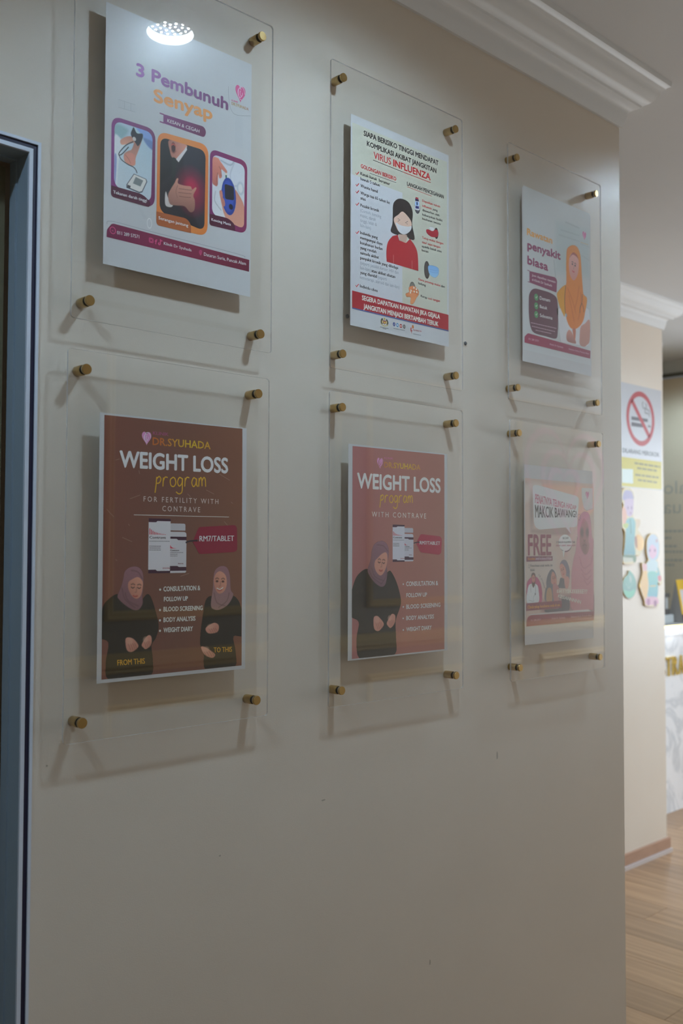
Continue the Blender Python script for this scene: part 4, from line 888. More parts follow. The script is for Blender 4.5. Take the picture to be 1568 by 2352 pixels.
def medicine(P, box, cap, body, v):
    (bx0, by1), (bx1, by0) = box; (cx0, cy1), (cx1, cy0) = cap; (dx0, dy1), (dx1, dy0) = body
    H = by1-by0; PURP, WH = (52, 28, 48), (146, 144, 150)
    poly(P, 'medicine_bottle', rnd([(dx0, dy0), (dx1, dy0), (dx1, dy1), (dx0, dy1)], [0, 3, 5, 0]), WH, 3)
    poly(P, 'bottle_cap', rnd([(cx0, cy0), (cx1, cy0), (cx1, cy1), (cx0, cy1)], [0, .6, 3, 0]), (138, 136, 142), 3)
    poly(P, 'bottle_band', [(dx0, dy1-H*.09), (dx1, dy1-H*.09), (dx1, dy1-H*.155), (dx0+(dx1-dx0)*.5, dy1-H*.155), (dx0+(dx1-dx0)*.4, dy1-H*.13), (dx0, dy1-H*.13)], PURP, 4)
    poly(P, 'bottle_band', [(dx0, dy0+H*.04), (dx1, dy0+H*.04), (dx1, dy0+H*.11), (dx0+(dx1-dx0)*.55, dy0+H*.11), (dx0+(dx1-dx0)*.45, dy0+H*.13), (dx0, dy0+H*.13)], PURP, 4)
    poly(P, 'medicine_box', [(bx0, by0), (bx1, by0), (bx1, by1), (bx0, by1)], (150, 148, 154), 4)
    poly(P, 'box_band', [(bx0, by1), (bx1, by1), (bx1, by1-H*.045), (bx0+(bx1-bx0)*.4, by1-H*.045), (bx0+(bx1-bx0)*.33, by1-H*.068), (bx0, by1-H*.068)], PURP, 5)
    poly(P, 'box_band', [(bx0, by0), (bx1, by0), (bx1, by0+H*.04), (bx0+(bx1-bx0)*.4, by0+H*.04), (bx0+(bx1-bx0)*.33, by0+H*.065), (bx0, by0+H*.065)], PURP, 5)
    w = bx1-bx0; hs = [.115, .09, .068, .05, .042, .035, .025, .02, .014, .012, .01]
    for i, hh in enumerate(hs): poly(P, 'bar_motif', [(bx0+w*(.04+.07*i), by1-H*.295), (bx0+w*(.075+.07*i), by1-H*.295), (bx0+w*(.075+.07*i), by1-H*(.295-hh)), (bx0+w*(.04+.07*i), by1-H*(.295-hh))], (146, 48, 66), 5)
    text(P, 'Contrave', [(bx0+w*.04, by1-H*.37), (bx0+w*.79, by1-H*.37)], (38, 32, 38), 5, bold=.35, h=H*.05, name='brand_text')
    greek(P, (bx0+w*.04, by1-H*.42), (bx0+w*.96, by1-H*.42), .9, (96, 92, 98), 5, 31)
    for i in range(3): greek(P, (bx0+w*.04, by1-H*(.51+.035*i)), (bx0+w*.56, by1-H*(.51+.035*i)), .9, (70, 64, 70), 5, 32+i)
    text(P, 'inova', [(bx0+w*.66, by0+H*.075), (bx0+w*.98, by0+H*.075)], (120, 48, 62), 5, bold=.15, h=H*.04, name='maker_text')
    d = dx1-dx0
    poly(P, 'curve_motif', [(dx0+.3, dy1-H*.31), (dx0+d*.42, dy1-H*.31), (dx0+d*.18, dy1-H*.30), (dx0+d*.07, dy1-H*.275), (dx0+.3, dy1-H*.245)], (146, 60, 76), 5)
    text(P, 'Contrave', [(dx0+.5, dy1-H*.36), (dx0+d*.56, dy1-H*.36)], (44, 36, 42), 5, bold=.2, h=H*.035, name='brand_text')
    for i in range(3): greek(P, (dx0+.5, dy1-H*(.39+.032*i)), (dx0+d*(.8 if i == 0 else .46), dy1-H*(.39+.032*i)), .8, (90, 84, 90), 5, 36+i)
    text(P, 'inova', [(dx0+d*.5, dy0+H*.16), (dx0+d*.82, dy0+H*.16)], (96, 44, 60), 5, bold=.15, h=H*.035, name='maker_text')
SCRIPT = {'p': [[(.0, -.55), (.12, .3), (.18, .95)], [(.16, .75), (.4, 1.0), (.55, .75), (.4, .4), (.14, .35)]], 'r': [[(.05, .05), (.12, .9)], [(.1, .6), (.28, .95), (.5, .9)]],
          'o': [[(.35, .95), (.08, .7), (.1, .2), (.35, .05), (.55, .35), (.5, .8), (.33, .95)]], 'g': [[(.5, .8), (.25, .92), (.06, .5), (.2, .1), (.45, .35), (.52, .85)], [(.52, .85), (.5, .1), (.42, -.5), (.15, -.65), (-.1, -.45)]],
          'a': [[(.5, .75), (.25, .92), (.06, .45), (.2, .05), (.42, .3), (.52, .85)], [(.52, .85), (.5, .3), (.6, .05)]], 'm': [[(.04, .05), (.1, .9)], [(.1, .6), (.25, .95), (.35, .75), (.36, .1)], [(.36, .6), (.55, .95), (.68, .75), (.7, .05)]]}
def script(P, word, p, col, layer, wd):
    p0, p1, tp = [np.array(x, float) for x in p]; d = p1-p0; L = np.linalg.norm(d); d /= L; nn = np.array((-d[1], d[0])); hh = float(np.dot(tp-p0, nn))
    adv = {'m': .86}; tot = sum(adv.get(ch, .66) for ch in word); x = 0; ls = []
    for ch in word:
        for st in SCRIPT[ch]: ls.append(catm([tuple(p0+d*(x+a)*L/tot+nn*b_*hh) for a, b_ in st], 5, False))
        x += adv.get(ch, .66)
    strokes(P, 'script_text', ls, wd, col, layer)

D = sheet('D', 'poster', 'dark brown weight loss poster with two women in black dresses', rough=.25)
poly(D, 'print_area', [(8.0,419.4),(282.5,421.2),(284.2,6.2),(8.3,5.5)], grad(D, 0, 290, [(94, 62, 56), (88, 62, 56), (96, 66, 54)]), 1)
for i, p in enumerate(([(13.8,271.4),(26.5,259.5)], [(55.8,289.2),(74.5,295.9)], [(42.4,227.3),(60.4,220.6)], [(205.2,309.7),(222.0,303.5)], [(232.9,338.6),(255.2,328.9)], [(154.3,163.9),(171.4,168.6)], [(243.7,257.0),(251.2,250.4)], [(28.7,349.5),(35.9,351.7)], [(71.7,335.4),(73.5,329.8)], [(53.4,249.1),(55.5,245.9)], [(166.9,301.7),(173.2,296.7)], [(30.7,192.1),(33.5,190.4)], [(258.6,291.1),(262.3,288.6)])):
    strokes(D, 'confetti', [p], 1.2, (108, 84, 78), 2)
heart_logo(D, (85.7,388.4), 9.5, 13, (150, 108, 140), (176, 146, 168))
text(D, 'KLINIK', [(97.5,395.5),(128.0,395.7),(97.4,401.1)], (116, 62, 92), 3, bold=.35, name='logo_text')
text(D, 'DR.SYUHADA', [(97.1,378.6),(213.7,379.9),(96.9,391.3)], grad(D, 115, 235, [(136, 82, 44), (150, 130, 44), (132, 84, 46)]), 3, bold=.6, name='logo_text')
text(D, 'WEIGHT LOSS', [(35.8,338.3),(251.7,340.4),(35.5,365.5)], (158, 156, 158), 3, bold=2.1, spacing=1.0, name='headline_text', res=4)
script(D, 'program', [(102.4,310.2),(207.4,314.6),(102.1,327.5)], (170, 122, 42), 3, 2.0)
text(D, 'FOR FERTILITY WITH', [(81.1,285.8),(231.1,286.7),(81.0,294.1)], (148, 140, 140), 3, spacing=1.45, name='subheading_text')
text(D, 'CONTRAVE', [(117.2,271.3),(193.0,271.4),(117.1,279.7)], (148, 140, 140), 3, spacing=1.45, name='subheading_text')
strokes(D, 'rule', [[(63.3,263.7),(254.1,264.8)]], .9, (166, 158, 152), 3)
medicine(D, [(91.1,258.7),(133.6,169.6)], [(132.6,251.4),(163.1,239.8)], [(132.8,237.6),(165.4,169.5)], 0)
TAGC = (104, 26, 50)
poly(D, 'price_tag', rnd([(190.3,246.3),(266.8,251.2),(271.6,247.3),(272.6,207.6),(266.5,204.3),(191.8,200.6),(178.2,221.5)], [4, 3, 3, 3, 3, 4, 2]), TAGC, 5)
text(D, 'RM7/TABLET', [(191.9,221.9),(265.6,223.3),(191.8,231.6)], (170, 162, 166), 6, bold=.5, name='price_text')
strokes(D, 'tag_string', [catm([(163.7,219.8),(172.4,222.5),(180.4,223.1),(187.7,223.7)], 5, False)], 2.6, (44, 36, 46), 6); poly(D, 'tag_eyelet', ellp((188.3,223.7), 2.2, 2.4), (84, 48, 56), 6)
c = Canvas(D, *(8.0,5.7), *(113.3,181.9), .62)
hijab_woman(c, [(35.2,135.6),(41.4,149.4),(45.1,162.1),(47.3,172.3),(55.7,179.3),(68.5,181.0),(78.2,175.8),(82.3,164.0),(81.6,140.7),(80.5,134.3),(81.3,121.3),(74.5,112.0),(64.0,111.7),(49.1,119.9),(37.9,129.2)],
            [(61.0,160.3),(72.3,163.9),(80.8,156.8),(81.0,145.9),(77.5,133.6),(69.8,129.2),(61.3,134.1),(54.7,145.0),(54.6,155.3)],
            [(3.6,82.8),(8.2,115.1),(17.1,128.6),(35.7,137.9),(52.0,126.2),(72.9,120.3),(87.8,135.4),(96.3,132.0),(104.9,111.4),(112.3,84.9),(107.6,65.5),(99.1,53.0),(101.5,30.8),(99.1,5.8),(62.4,5.6),(20.2,5.2),(15.6,32.1),(19.8,61.9),(3.7,70.8)],
            [[(50.4,65.1),(55.7,68.3),(65.2,65.2),(73.7,55.9),(72.5,50.4),(61.9,44.9),(53.0,49.1)], [(80.6,55.5),(88.6,66.9),(95.3,69.6),(99.0,64.7),(97.9,53.9),(88.8,47.7),(83.3,50.7)]],
            fc=(68.4,144.9), fw=14, fh=22, folds=([(42.9,146.8),(49.0,128.8),(66.9,115.4)], [(48.9,139.0),(54.9,126.1),(72.9,117.8)], [(60.2,174.7),(72.2,171.9),(79.9,161.5)]), rot=-.08)
c.fill([(2.4,69.9),(19.5,61.9),(15.6,32.1),(20.2,4.7),(3.2,6.2)], (94, 62, 56), .8, smooth=False, alpha=0)
c.grain(.025).build('woman_photo', 3)
c = Canvas(D, *(194.5,6.4), *(283.1,181.0), .62)
hijab_woman(c, [(216.9,113.8),(220.7,142.5),(221.3,156.2),(224.5,172.1),(236.1,179.8),(250.0,178.0),(257.1,163.9),(259.4,138.8),(265.1,130.3),(254.0,113.9),(236.8,105.7),(223.8,106.2)],
            [(236.2,171.2),(248.0,163.5),(250.2,147.4),(244.1,135.9),(233.1,133.1),(225.5,141.9),(222.6,155.7),(226.6,166.6)],
            [(196.5,72.5),(201.2,102.2),(206.7,123.2),(218.8,129.4),(236.6,120.0),(260.9,129.0),(275.8,120.1),(283.8,101.6),(288.3,78.9),(286.3,57.6),(265.7,57.7),(270.5,32.3),(270.1,5.9),(237.7,5.7),(205.9,6.0),(202.6,34.2),(195.4,48.2)],
            [[(207.2,76.1),(223.3,83.2),(233.6,78.8),(231.7,67.9),(216.7,65.5),(208.6,68.6)], [(196.8,43.3),(203.5,43.9),(215.3,37.7),(226.6,29.3),(220.5,24.0),(204.3,30.8)]],
            fc=(235.7,151.0), fw=15, fh=23, down=False, folds=([(223.5,134.2),(229.8,117.5),(247.1,111.4)], [(255.6,133.3),(250.5,119.6),(233.3,109.1)]), rot=-.05, scarf=(112, 90, 90))
c.line([(229.6,142.3),(235.8,139.9),(242.0,143.1)], 1.6, (168, 158, 152), .8)
c.grain(.025).build('woman_photo', 3)
YE = (160, 118, 40)
text(D, 'FROM THIS', [(36.4,25.2),(87.0,24.4),(36.2,34.1)], YE, 4, bold=.25, shear=-.08, name='handwritten_text'); text(D, 'TO THIS', [(223.8,32.8),(262.8,31.5),(223.7,41.5)], YE, 4, bold=.25, shear=-.08, name='handwritten_text')
BL = [('CONSULTATION &', [(120.7,139.4),(194.5,139.6),(120.6,147.6)], [(114.4,142.7)]), ('FOLLOW UP', [(121.8,123.1),(169.4,122.8),(121.7,130.7)], []), ('BLOOD SCREENING', [(121.1,106.5),(199.9,105.8),(121.0,114.4)], [(114.5,109.4)]), ('BODY ANALYSIS', [(121.3,89.2),(185.1,88.8),(121.2,97.1)], [(114.7,92.6)]), ('WEIGHT DIARY', [(121.5,72.3),(180.0,71.8),(121.4,80.2)], [(114.9,75.6)])]
for s, p, dt in BL:
    text(D, s, p, (160, 152, 152), 4, bold=.6, spacing=1.0, name='bullet_text')
    for q in dt: poly(D, 'bullet', ellp(q, 1.9, 1.9, 14), (160, 152, 152), 4)

E = sheet('E', 'poster', 'pinkish brown weight loss poster with a single woman in a black dress', rough=.25)
poly(E, 'print_area', [(11.3,416.4),(287.4,418.0),(286.7,3.4),(11.0,2.6)], grad(E, 0, 290, [(124, 84, 84), (126, 88, 82), (122, 86, 78)]), 1)
heart_logo(E, (88.6,387.4), 9, 13, (156, 112, 140), (126, 88, 84))
text(E, 'KLINIK', [(100.8,396.6),(126.9,397.1),(100.8,400.9)], (140, 88, 108), 3, bold=.2, name='logo_text')
text(E, 'DR.SYUHADA', [(100.8,379.6),(209.9,380.4),(100.8,391.1)], grad(E, 95, 225, [(138, 92, 62), (162, 134, 50), (140, 92, 66)]), 3, bold=.6, name='logo_text')
text(E, 'WEIGHT LOSS', [(23.8,334.0),(274.8,335.2),(23.7,365.1)], (160, 154, 152), 3, bold=2.3, spacing=1.0, name='headline_text', res=4)
script(E, 'program', [(87.8,307.7),(188.6,310.4),(87.8,324.2)], (172, 128, 48), 3, 2.0)
text(E, 'WITH CONTRAVE', [(65.2,279.5),(227.9,279.9),(65.2,289.8)], (160, 150, 146), 3, spacing=1.45, name='subheading_text')
medicine(E, [(125.5,265.2),(161.2,189.7)], [(161.2,259.0),(187.6,249.6)], [(161.2,246.9),(188.3,190.6)], 0)
poly(E, 'price_tag', rnd([(210.9,247.1),(273.3,243.0),(278.5,237.9),(276.7,208.3),(269.1,204.0),(209.9,209.1),(196.1,227.9)], [4, 3, 3, 3, 3, 4, 2]), (124, 36, 58), 5)
text(E, 'RM7/TABLET', [(207.6,225.3),(272.6,224.4),(207.6,233.0)], (172, 164, 164), 6, bold=.5, name='price_text')
strokes(E, 'tag_string', [catm([(188.9,227.9),(195.1,229.2),(203.3,230.1),(207.9,229.7)], 5, False)], 2.4, (58, 44, 52), 6)
c = Canvas(E, *(10.5,2.7), *(151.6,232.9), .62)
hijab_woman(c, [(53.6,174.8),(62.5,195.6),(64.8,211.2),(71.4,223.8),(84.0,230.6),(98.6,231.4),(110.3,224.0),(114.4,211.3),(112.8,198.6),(108.5,181.6),(109.8,166.8),(104.9,145.7),(92.7,140.1),(74.5,148.5),(59.6,162.3)],
            [(81.1,197.0),(95.6,206.6),(107.9,207.9),(110.4,191.1),(102.4,171.5),(91.4,162.8),(80.5,168.0),(73.3,179.8),(74.5,191.3)],
            [(5.8,119.3),(17.1,151.7),(30.1,167.5),(53.0,176.3),(74.5,158.9),(95.7,156.4),(114.1,171.4),(124.0,167.4),(139.7,143.9),(150.5,112.6),(147.0,95.6),(134.8,70.5),(135.7,38.5),(133.0,3.4),(80.9,3.1),(31.2,2.4),(23.6,40.9),(29.3,73.0),(5.9,86.7)],
            [[(71.1,79.3),(80.7,82.8),(90.4,76.8),(99.5,67.5),(97.4,60.7),(84.4,52.6),(72.4,58.4)], [(108.7,67.5),(117.3,78.7),(124.2,85.0),(133.5,80.8),(131.6,66.0),(120.5,57.0),(112.4,61.0)]],
            gown=(46, 44, 42), scarf=(92, 70, 78), skin=(146, 106, 94), fc=(92.6,186.0), fw=15, fh=26, rot=-.1, folds=([(59.5,171.6),(68.5,159.0),(92.7,146.0)], [(65.5,177.8),(74.5,161.0),(98.8,152.2)], [(80.4,223.9),(98.7,221.8),(111.0,211.3)], [(107.9,171.0),(104.9,158.4),(92.7,146.0)]))
c.grain(.025).build('woman_photo', 3)
for s, p, dt in [('CONSULTATION &', [(166.0,139.7),(265.9,139.4),(166.0,149.2)], [(157.4,144.0)]), ('FOLLOW UP', [(166.7,116.8),(230.8,116.4),(166.7,125.6)], []), ('BLOOD SCREENING', [(166.4,93.1),(273.4,93.4),(166.4,102.2)], [(157.4,97.7)]), ('BODY ANALYSIS', [(166.4,70.1),(252.9,69.8),(166.4,78.9)], [(157.1,74.4)]), ('WEIGHT DIARY', [(166.4,47.1),(245.5,47.2),(166.4,55.7)], [(157.5,50.8)])]:
    text(E, s, p, (164, 156, 154), 4, bold=.6, spacing=1.0, name='bullet_text')
    for q in dt: poly(E, 'bullet', ellp(q, 1.9, 1.9, 14), (164, 156, 154), 4)

# ================================================================== poster F: free check
F = sheet('F', 'poster', 'peach poster with a large white speech bubble and the word FREE', rough=.25)
c = Canvas(F, *(3.1,43.1), *(298.3,390.2), .8, bg=(152, 134, 124))
c.fill([(70.3,376.9),(298.1,379.3),(297.4,319.1),(190.0,292.6),(129.4,360.2)], (164, 134, 116), 12); c.fill([(5.5,376.1),(70.3,378.1),(41.2,356.5),(5.2,332.8)], (158, 146, 138), 12)
c.ell((29.5,311.4), 8, 36, (112, 100, 96), 12, alpha=.7); c.fill([(38.7,270.3),(169.2,278.2),(189.7,260.0),(116.4,257.9),(38.6,261.4)], (126, 106, 98), 8, alpha=.8)
c.fill([(4.3,214.0),(128.0,214.0),(127.2,130.6),(3.8,133.6)], (150, 138, 130), 20, smooth=False); c.fill([(87.5,106.3),(294.8,111.7),(294.0,52.1),(87.1,66.9)], (118, 84, 84), 16, alpha=.8)
c.build('background_art', 1)
poly(F, 'speech_bubble', rnd([(32.8,371.8),(39.5,376.0),(56.7,375.7),(222.2,356.4),(230.6,350.2),(221.4,282.7),(211.8,279.0),(186.7,277.4),(194.3,261.4),(171.3,277.4),(55.9,269.7),(37.8,280.3)], [7, 5, 0, 6, 6, 6, 6, 0, 1, 1, 12, 12]), (158, 156, 154), 3)
text(F, 'PENATNYA TELINGA HADAP', [(42.6,333.0),(217.6,321.2),(42.8,354.9)], (136, 62, 82), 4, bold=.5, ends=.52, name='bubble_text')
text(F, 'MAKCIK BAWANG!', [(43.1,298.1),(219.0,303.6),(43.3,329.1)], (30, 28, 28), 4, bold=.9, ends=.5, name='bubble_text')
heart_logo(F, (268.5,360.0), 8, 12, (150, 82, 110), (172, 146, 156)); poly(F, 'logo_badge', rnd([(242.6,378.0),(293.7,379.1),(293.1,326.1),(264.6,321.5),(251.7,327.2),(243.4,353.1)], [4, 0, 0, 5, 6, 6]), (152, 148, 144), 2)
strokes(F, 'badge_outline', [[(251.7,326.7),(264.6,321.7),(293.1,327.1)]], .8, (118, 110, 110), 3)
strokes(F, 'anger_mark', [[(223.8,312.2),(229.1,309.4),(235.5,312.8)], [(221.6,308.6),(226.2,304.0),(221.5,299.2)], [(237.6,310.2),(233.3,304.2),(238.1,299.6)], [(224.7,295.7),(230.0,299.4),(235.3,295.4)]], .9, (52, 34, 40), 4)
text(F, 'FREE', [(13.3,208.3),(109.2,208.8),(13.6,258.5)], (106, 34, 56), 4, bold=2.6, name='headline_text', res=3)
poly(F, 'strip', [(7.1,206.5),(114.4,207.2),(114.3,195.8),(7.0,193.9)], (96, 40, 58), 3)
text(F, 'Konsultasi', [(13.2,198.0),(42.3,198.4),(13.2,204.1)], (186, 114, 56), 4, bold=.3, name='strip_text'); text(F, 'untuk kesuburan & Rahim', [(44.2,198.4),(109.9,198.8),(44.2,204.5)], (166, 146, 154), 4, bold=.2, name='strip_text')
ring(F, 'tick_badge', ellp((17.6,183.2), 3.4, 4.2), ellp((17.6,183.2), 2.7, 3.5), (84, 78, 74), 3); text(F, 'Pemeriksaan untuk wanita dan', [(23.2,181.9),(113.4,182.4),(23.3,188.0)], (66, 60, 58), 3, bold=.25, name='list_text'); text(F, 'lelaki', [(23.1,171.7),(39.8,171.7),(23.2,178.0)], (66, 60, 58), 3, bold=.25, name='list_text')
poly(F, 'oval_bubble_shadow', ellp((170.4,235.8), 26, 19), (72, 64, 60), 3); poly(F, 'oval_bubble', ellp((168.4,239.7), 28.5, 20), (162, 160, 156), 4); poly(F, 'oval_bubble_tail', [(156.4,220.3),(166.6,219.8),(159.9,202.5)], (162, 160, 156), 5)
text(F, 'NI DAH', [(157.7,247.7),(182.5,248.6),(157.7,253.8)], (46, 42, 42), 5, bold=.3, name='bubble_text'); text(F, '3 TAHUN KAHWIN TAK', [(129.2,237.8),(212.0,239.1),(129.3,243.1)], (44, 40, 40), 5, bold=.4, name='bubble_text'); text(F, 'DAPAT-DAPAT ANAK LAGI?', [(128.6,230.3),(212.8,231.3),(128.6,234.8)], (122, 56, 66), 5, bold=.3, name='bubble_text')
c = Canvas(F, *(67.7,71.1), *(296.7,320.2), .7)
c.fill([(223.1,247.3),(223.5,287.5),(232.2,305.4),(245.1,315.8),(258.1,318.9),(275.4,313.6),(283.9,294.7),(288.9,258.8),(295.8,248.0),(295.6,233.2),(293.8,209.2),(294.3,126.6),(294.3,123.7),(292.1,73.6),(268.1,72.2),(196.0,75.0),(192.3,114.6),(194.5,129.0),(194.9,162.8),(203.6,197.6),(214.3,221.0),(221.1,256.3)], (146, 100, 102), 1.2, to=(150, 100, 112), ang=90)
for p in ([(235.2,190.4),(252.1,176.1),(278.2,185.4)], [(239.2,173.9),(258.4,160.6),(282.4,171.0)], [(243.4,162.1),(262.5,147.5),(284.4,157.9)], [(231.1,204.6),(239.4,188.0)], [(291.6,209.2),(282.5,185.3)], [(251.8,146.6),(266.7,135.6),(284.2,144.8)]): c.line(p, 1.8, (122, 62, 70), 3, alpha=.55)
c.fill([(251.4,302.3),(262.1,296.6),(271.8,283.7),(273.6,258.7),(272.4,245.0),(276.6,233.1),(269.9,216.4),(256.8,210.4),(244.0,218.7),(233.5,235.2),(232.8,262.3),(234.0,275.9),(242.7,291.4)], (122, 82, 78), 1.5, to=(132, 84, 86), ang=90)
c.ell((243.5,266.6), 7, 12, (64, 42, 46), 5, alpha=.8); c.ell((267.2,266.3), 7, 12, (64, 42, 46), 5, alpha=.8)
c.line([(250.8,247.2),(254.0,243.6),(257.2,247.2)], 2.5, (80, 46, 46), 2); c.line([(246.3,232.9),(255.0,235.9),(263.6,233.0)], 2.6, (96, 42, 48), 1.4); c.ell((254.9,228.2), 11, 15, (96, 60, 60), 8, alpha=.5)
c.fill([(145.8,183.0),(150.0,193.3),(160.2,197.8),(172.5,195.5),(182.6,182.7),(187.7,167.5),(185.4,149.0),(180.0,129.4),(163.6,129.8),(174.0,145.7),(166.1,174.7)], (88, 84, 92), 1.5, to=(96, 88, 98))
c.fill([(143.8,183.0),(154.0,188.7),(166.2,180.5),(172.2,167.7),(165.9,151.6),(155.7,153.0),(148.7,165.7)], (150, 106, 94), 1.2); face(c, (157.5,171.4), 9, 18, (80, 52, 48), (140, 60, 60), rot=.35)
c.fill([(147.6,154.3),(163.8,150.5),(171.9,140.0),(171.8,129.6),(135.3,130.5),(141.4,140.6)], (74, 70, 72), 1.5)
c.fill([(163.8,152.8),(178.3,157.2),(185.4,147.8),(180.0,129.4),(167.7,129.7)], (150, 108, 98), 1.2)
c.fill([(87.7,131.6),(87.8,147.4),(93.8,162.0),(105.8,174.3),(115.7,174.7),(125.6,166.0),(130.5,153.4),(127.2,130.5),(139.3,127.5),(139.0,97.8),(83.5,99.7),(83.8,128.9)], (92, 88, 90), 1.5, to=(80, 76, 80))
c.fill([(113.6,169.6),(123.5,163.8),(129.8,152.3),(131.3,140.8),(123.3,134.2),(115.3,137.7),(107.5,143.6),(107.6,158.3)], (148, 104, 92), 1.2); face(c, (119.8,151.3), 9, 19, (80, 52, 48), (140, 64, 60), rot=.2)
c.fill([(91.6,127.6),(107.3,128.3),(111.0,98.7),(87.4,99.5)], (140, 112, 84), 2); c.fill([(115.4,139.5),(139.3,132.1),(139.0,97.8),(119.0,98.5)], (140, 96, 92), 2); c.fill([(153.2,106.5),(181.8,103.3),(181.5,72.1),(126.7,72.0),(87.2,72.5),(83.3,79.4),(146.9,81.5)], (72, 62, 66), 2)
c.grain(.04).build('family_photo', 2)
c = Canvas(F, *(5.4,96.8), *(76.3,170.1), .6)
c.fill([(7.5,133.4),(9.4,145.6),(20.8,155.3),(35.9,160.1),(51.1,155.9),(62.6,144.5),(67.9,132.0),(70.0,115.8),(64.1,95.8),(12.8,97.6),(7.0,117.6)], (140, 66, 92), 1)
c.fill([(9.1,97.7),(10.2,125.2),(16.9,139.4),(28.2,142.5),(39.6,142.2),(51.0,137.5),(55.7,124.0),(54.5,97.8)], (158, 158, 158), 1.2); c.fill([(26.5,160.8),(29.3,166.8),(35.0,168.4),(40.7,166.1),(43.5,158.3),(41.9,144.9),(35.7,139.5),(29.2,144.1)], (84, 62, 56), 1.2); c.fill([(28.3,158.5),(35.0,162.8),(41.2,158.3),(40.6,148.3),(34.8,144.5),(29.2,148.5)], (150, 104, 94), 1)
face(c, (34.7,154.0), 6, 12, (70, 46, 44), (136, 66, 66)); c.fill([(28.2,143.6),(41.5,143.3),(34.2,132.4)], (76, 60, 54), 1); c.line([(25.3,139.2),(24.0,130.4),(24.7,122.6)], .9, (60, 60, 66), .8); c.line([(41.8,138.9),(43.3,127.7),(41.7,117.7)], .9, (60, 60, 66), .8); c.line([(16.6,104.1),(27.9,101.5),(35.5,101.3)], 1, (110, 110, 112), 1); c.line([(35.5,101.3),(34.6,110.2),(41.3,116.6)], 1, (110, 110, 112), 1); c.ell((42.0,117.7), 2, 2.4, (60, 56, 60), .7)
c.build('doctor_badge', 4)
for i, (ch, q, a) in enumerate(zip('DR.SYUHADA', [(55.0,161.4),(59.2,158.0),(61.9,155.2),(64.6,152.9),(67.2,150.0),(69.5,146.8),(71.8,143.2),(73.7,139.8),(75.6,136.4),(77.0,133.0)], [-.6, -.75, -.85, -.9, -1.0, -1.1, -1.15, -1.2, -1.3, -1.35])):
    text(F, ch, [q, (q[0]+3.2*math.cos(a), q[1]+3.2*math.sin(a))], (76, 70, 70), 4, h=4.6, bold=.2, name='arched_text')
poly(F, 'strip', [(5.4,97.0),(147.0,98.9),(151.5,96.5),(151.3,81.3),(5.2,79.4)], (108, 50, 58), 5); text(F, 'Check tahap kesuburan anda di sini.', [(11.2,84.2),(146.1,85.2),(11.3,91.6)], (188, 122, 56), 6, bold=.4, name='strip_text')
text(F, 'EH ! YEKEEEEEE???', [(131.1,118.0),(264.3,112.6),(131.2,125.7)], (172, 162, 150), 5, bold=.6, shear=.1, ends=1.35, name='shout_text'); text(F, 'KESIANNNNN', [(135.4,107.1),(234.4,87.4),(135.5,114.8)], (172, 164, 154), 5, bold=.6, shear=.1, ends=1.3, name='shout_text')
poly(F, 'footer_highlight', rnd([(7.0,70.3),(87.2,72.5),(270.3,72.7),(281.1,67.5),(22.0,69.1)], 2), (156, 148, 146), 5)
poly(F, 'footer_band', rnd([(6.9,55.5),(10.7,64.7),(23.9,68.7),(281.1,66.3),(294.2,66.4),(293.9,45.2),(6.8,43.4)], [6, 10, 8, 3, 0, 0, 0]), grad(F, 0, 290, [(120, 52, 60), (110, 50, 58)]), 6)
text(F, '011 289 57571', [(23.4,54.2),(62.8,54.3),(23.4,58.6)], (160, 126, 126), 7, name='footer_text'); text(F, 'Klinik Dr Syuhada', [(109.0,55.2),(165.9,54.9),(109.1,59.4)], (158, 124, 124), 7, name='footer_text'); text(F, 'Dataran Suria, Puncak Alam', [(191.2,55.3),(284.2,55.9),(191.3,59.0)], (156, 122, 122), 7, name='footer_text')
# ------------------------------------------------------------------ stickers and cut-outs on the column
YC = 1.1494
def so(pts): return [(u-148, v-613) for u, v in pts]
def notice(k, name, label, cat, x, z, w, h):
    root = empty(name, (x, YC, z), label, cat); P = {'k': k, 'root': root}
    me = mesh_from('sheet', *(lambda b_: (b_.v, b_.f))(MB().box(0, w, 0, .0005, 0, h)))
    link('sheet', me, make_mat('vinyl_sheet', (.53, .54, .57), .35), root); return P
S = notice('S', 'no_smoking_notice', 'white no-smoking notice with a yellow lower panel on the cream column', 'notice', 4.348, 1.843, .405, .517)
RDS, DK = (186, 92, 100), (118, 116, 126)
cc = so([(342.0,964.8)])[0]
ring(S, 'red_ring', ellp(cc, 138, 138, 48), ellp(cc, 112, 112, 48), RDS, 3)
strokes(S, 'red_bar', [[(cc[0]-84, cc[1]+84), (cc[0]+84, cc[1]-84)]], 26, RDS, 3)
poly(S, 'cigarette', so([(251.5,969.3),(412.5,970.1),(412.2,954.2),(251.2,950.6)]), DK, 2); poly(S, 'cigarette', so([(251.1,940.8),(363.0,940.5),(362.7,922.1),(250.7,920.1)]), DK, 2); poly(S, 'cigarette', so([(412.0,939.7),(443.2,939.8),(443.0,927.8),(411.8,927.8)]), (150, 148, 156), 2)
strokes(S, 'smoke', [catm(so([(367.5,1054.0),(359.6,1040.0),(369.5,1022.6),(390.1,1019.4),(384.6,1000.4),(415.6,998.2),(428.4,988.8),(430.9,981.1)]), 5, False), catm(so([(390.6,1048.5),(400.7,1036.4),(395.3,1022.6),(426.3,1012.5),(433.8,997.3)]), 5, False)], 7, (150, 150, 158), 2)
text(S, 'DILARANG MEROKOK', so([(165.3,782.4),(527.7,783.7),(165.6,805.3)]), (122, 126, 134), 2, bold=2.2, name='notice_text')
poly(S, 'yellow_panel', [(4, 4), (401, 4), (401, 148), (4, 148)], (198, 188, 100), 1)
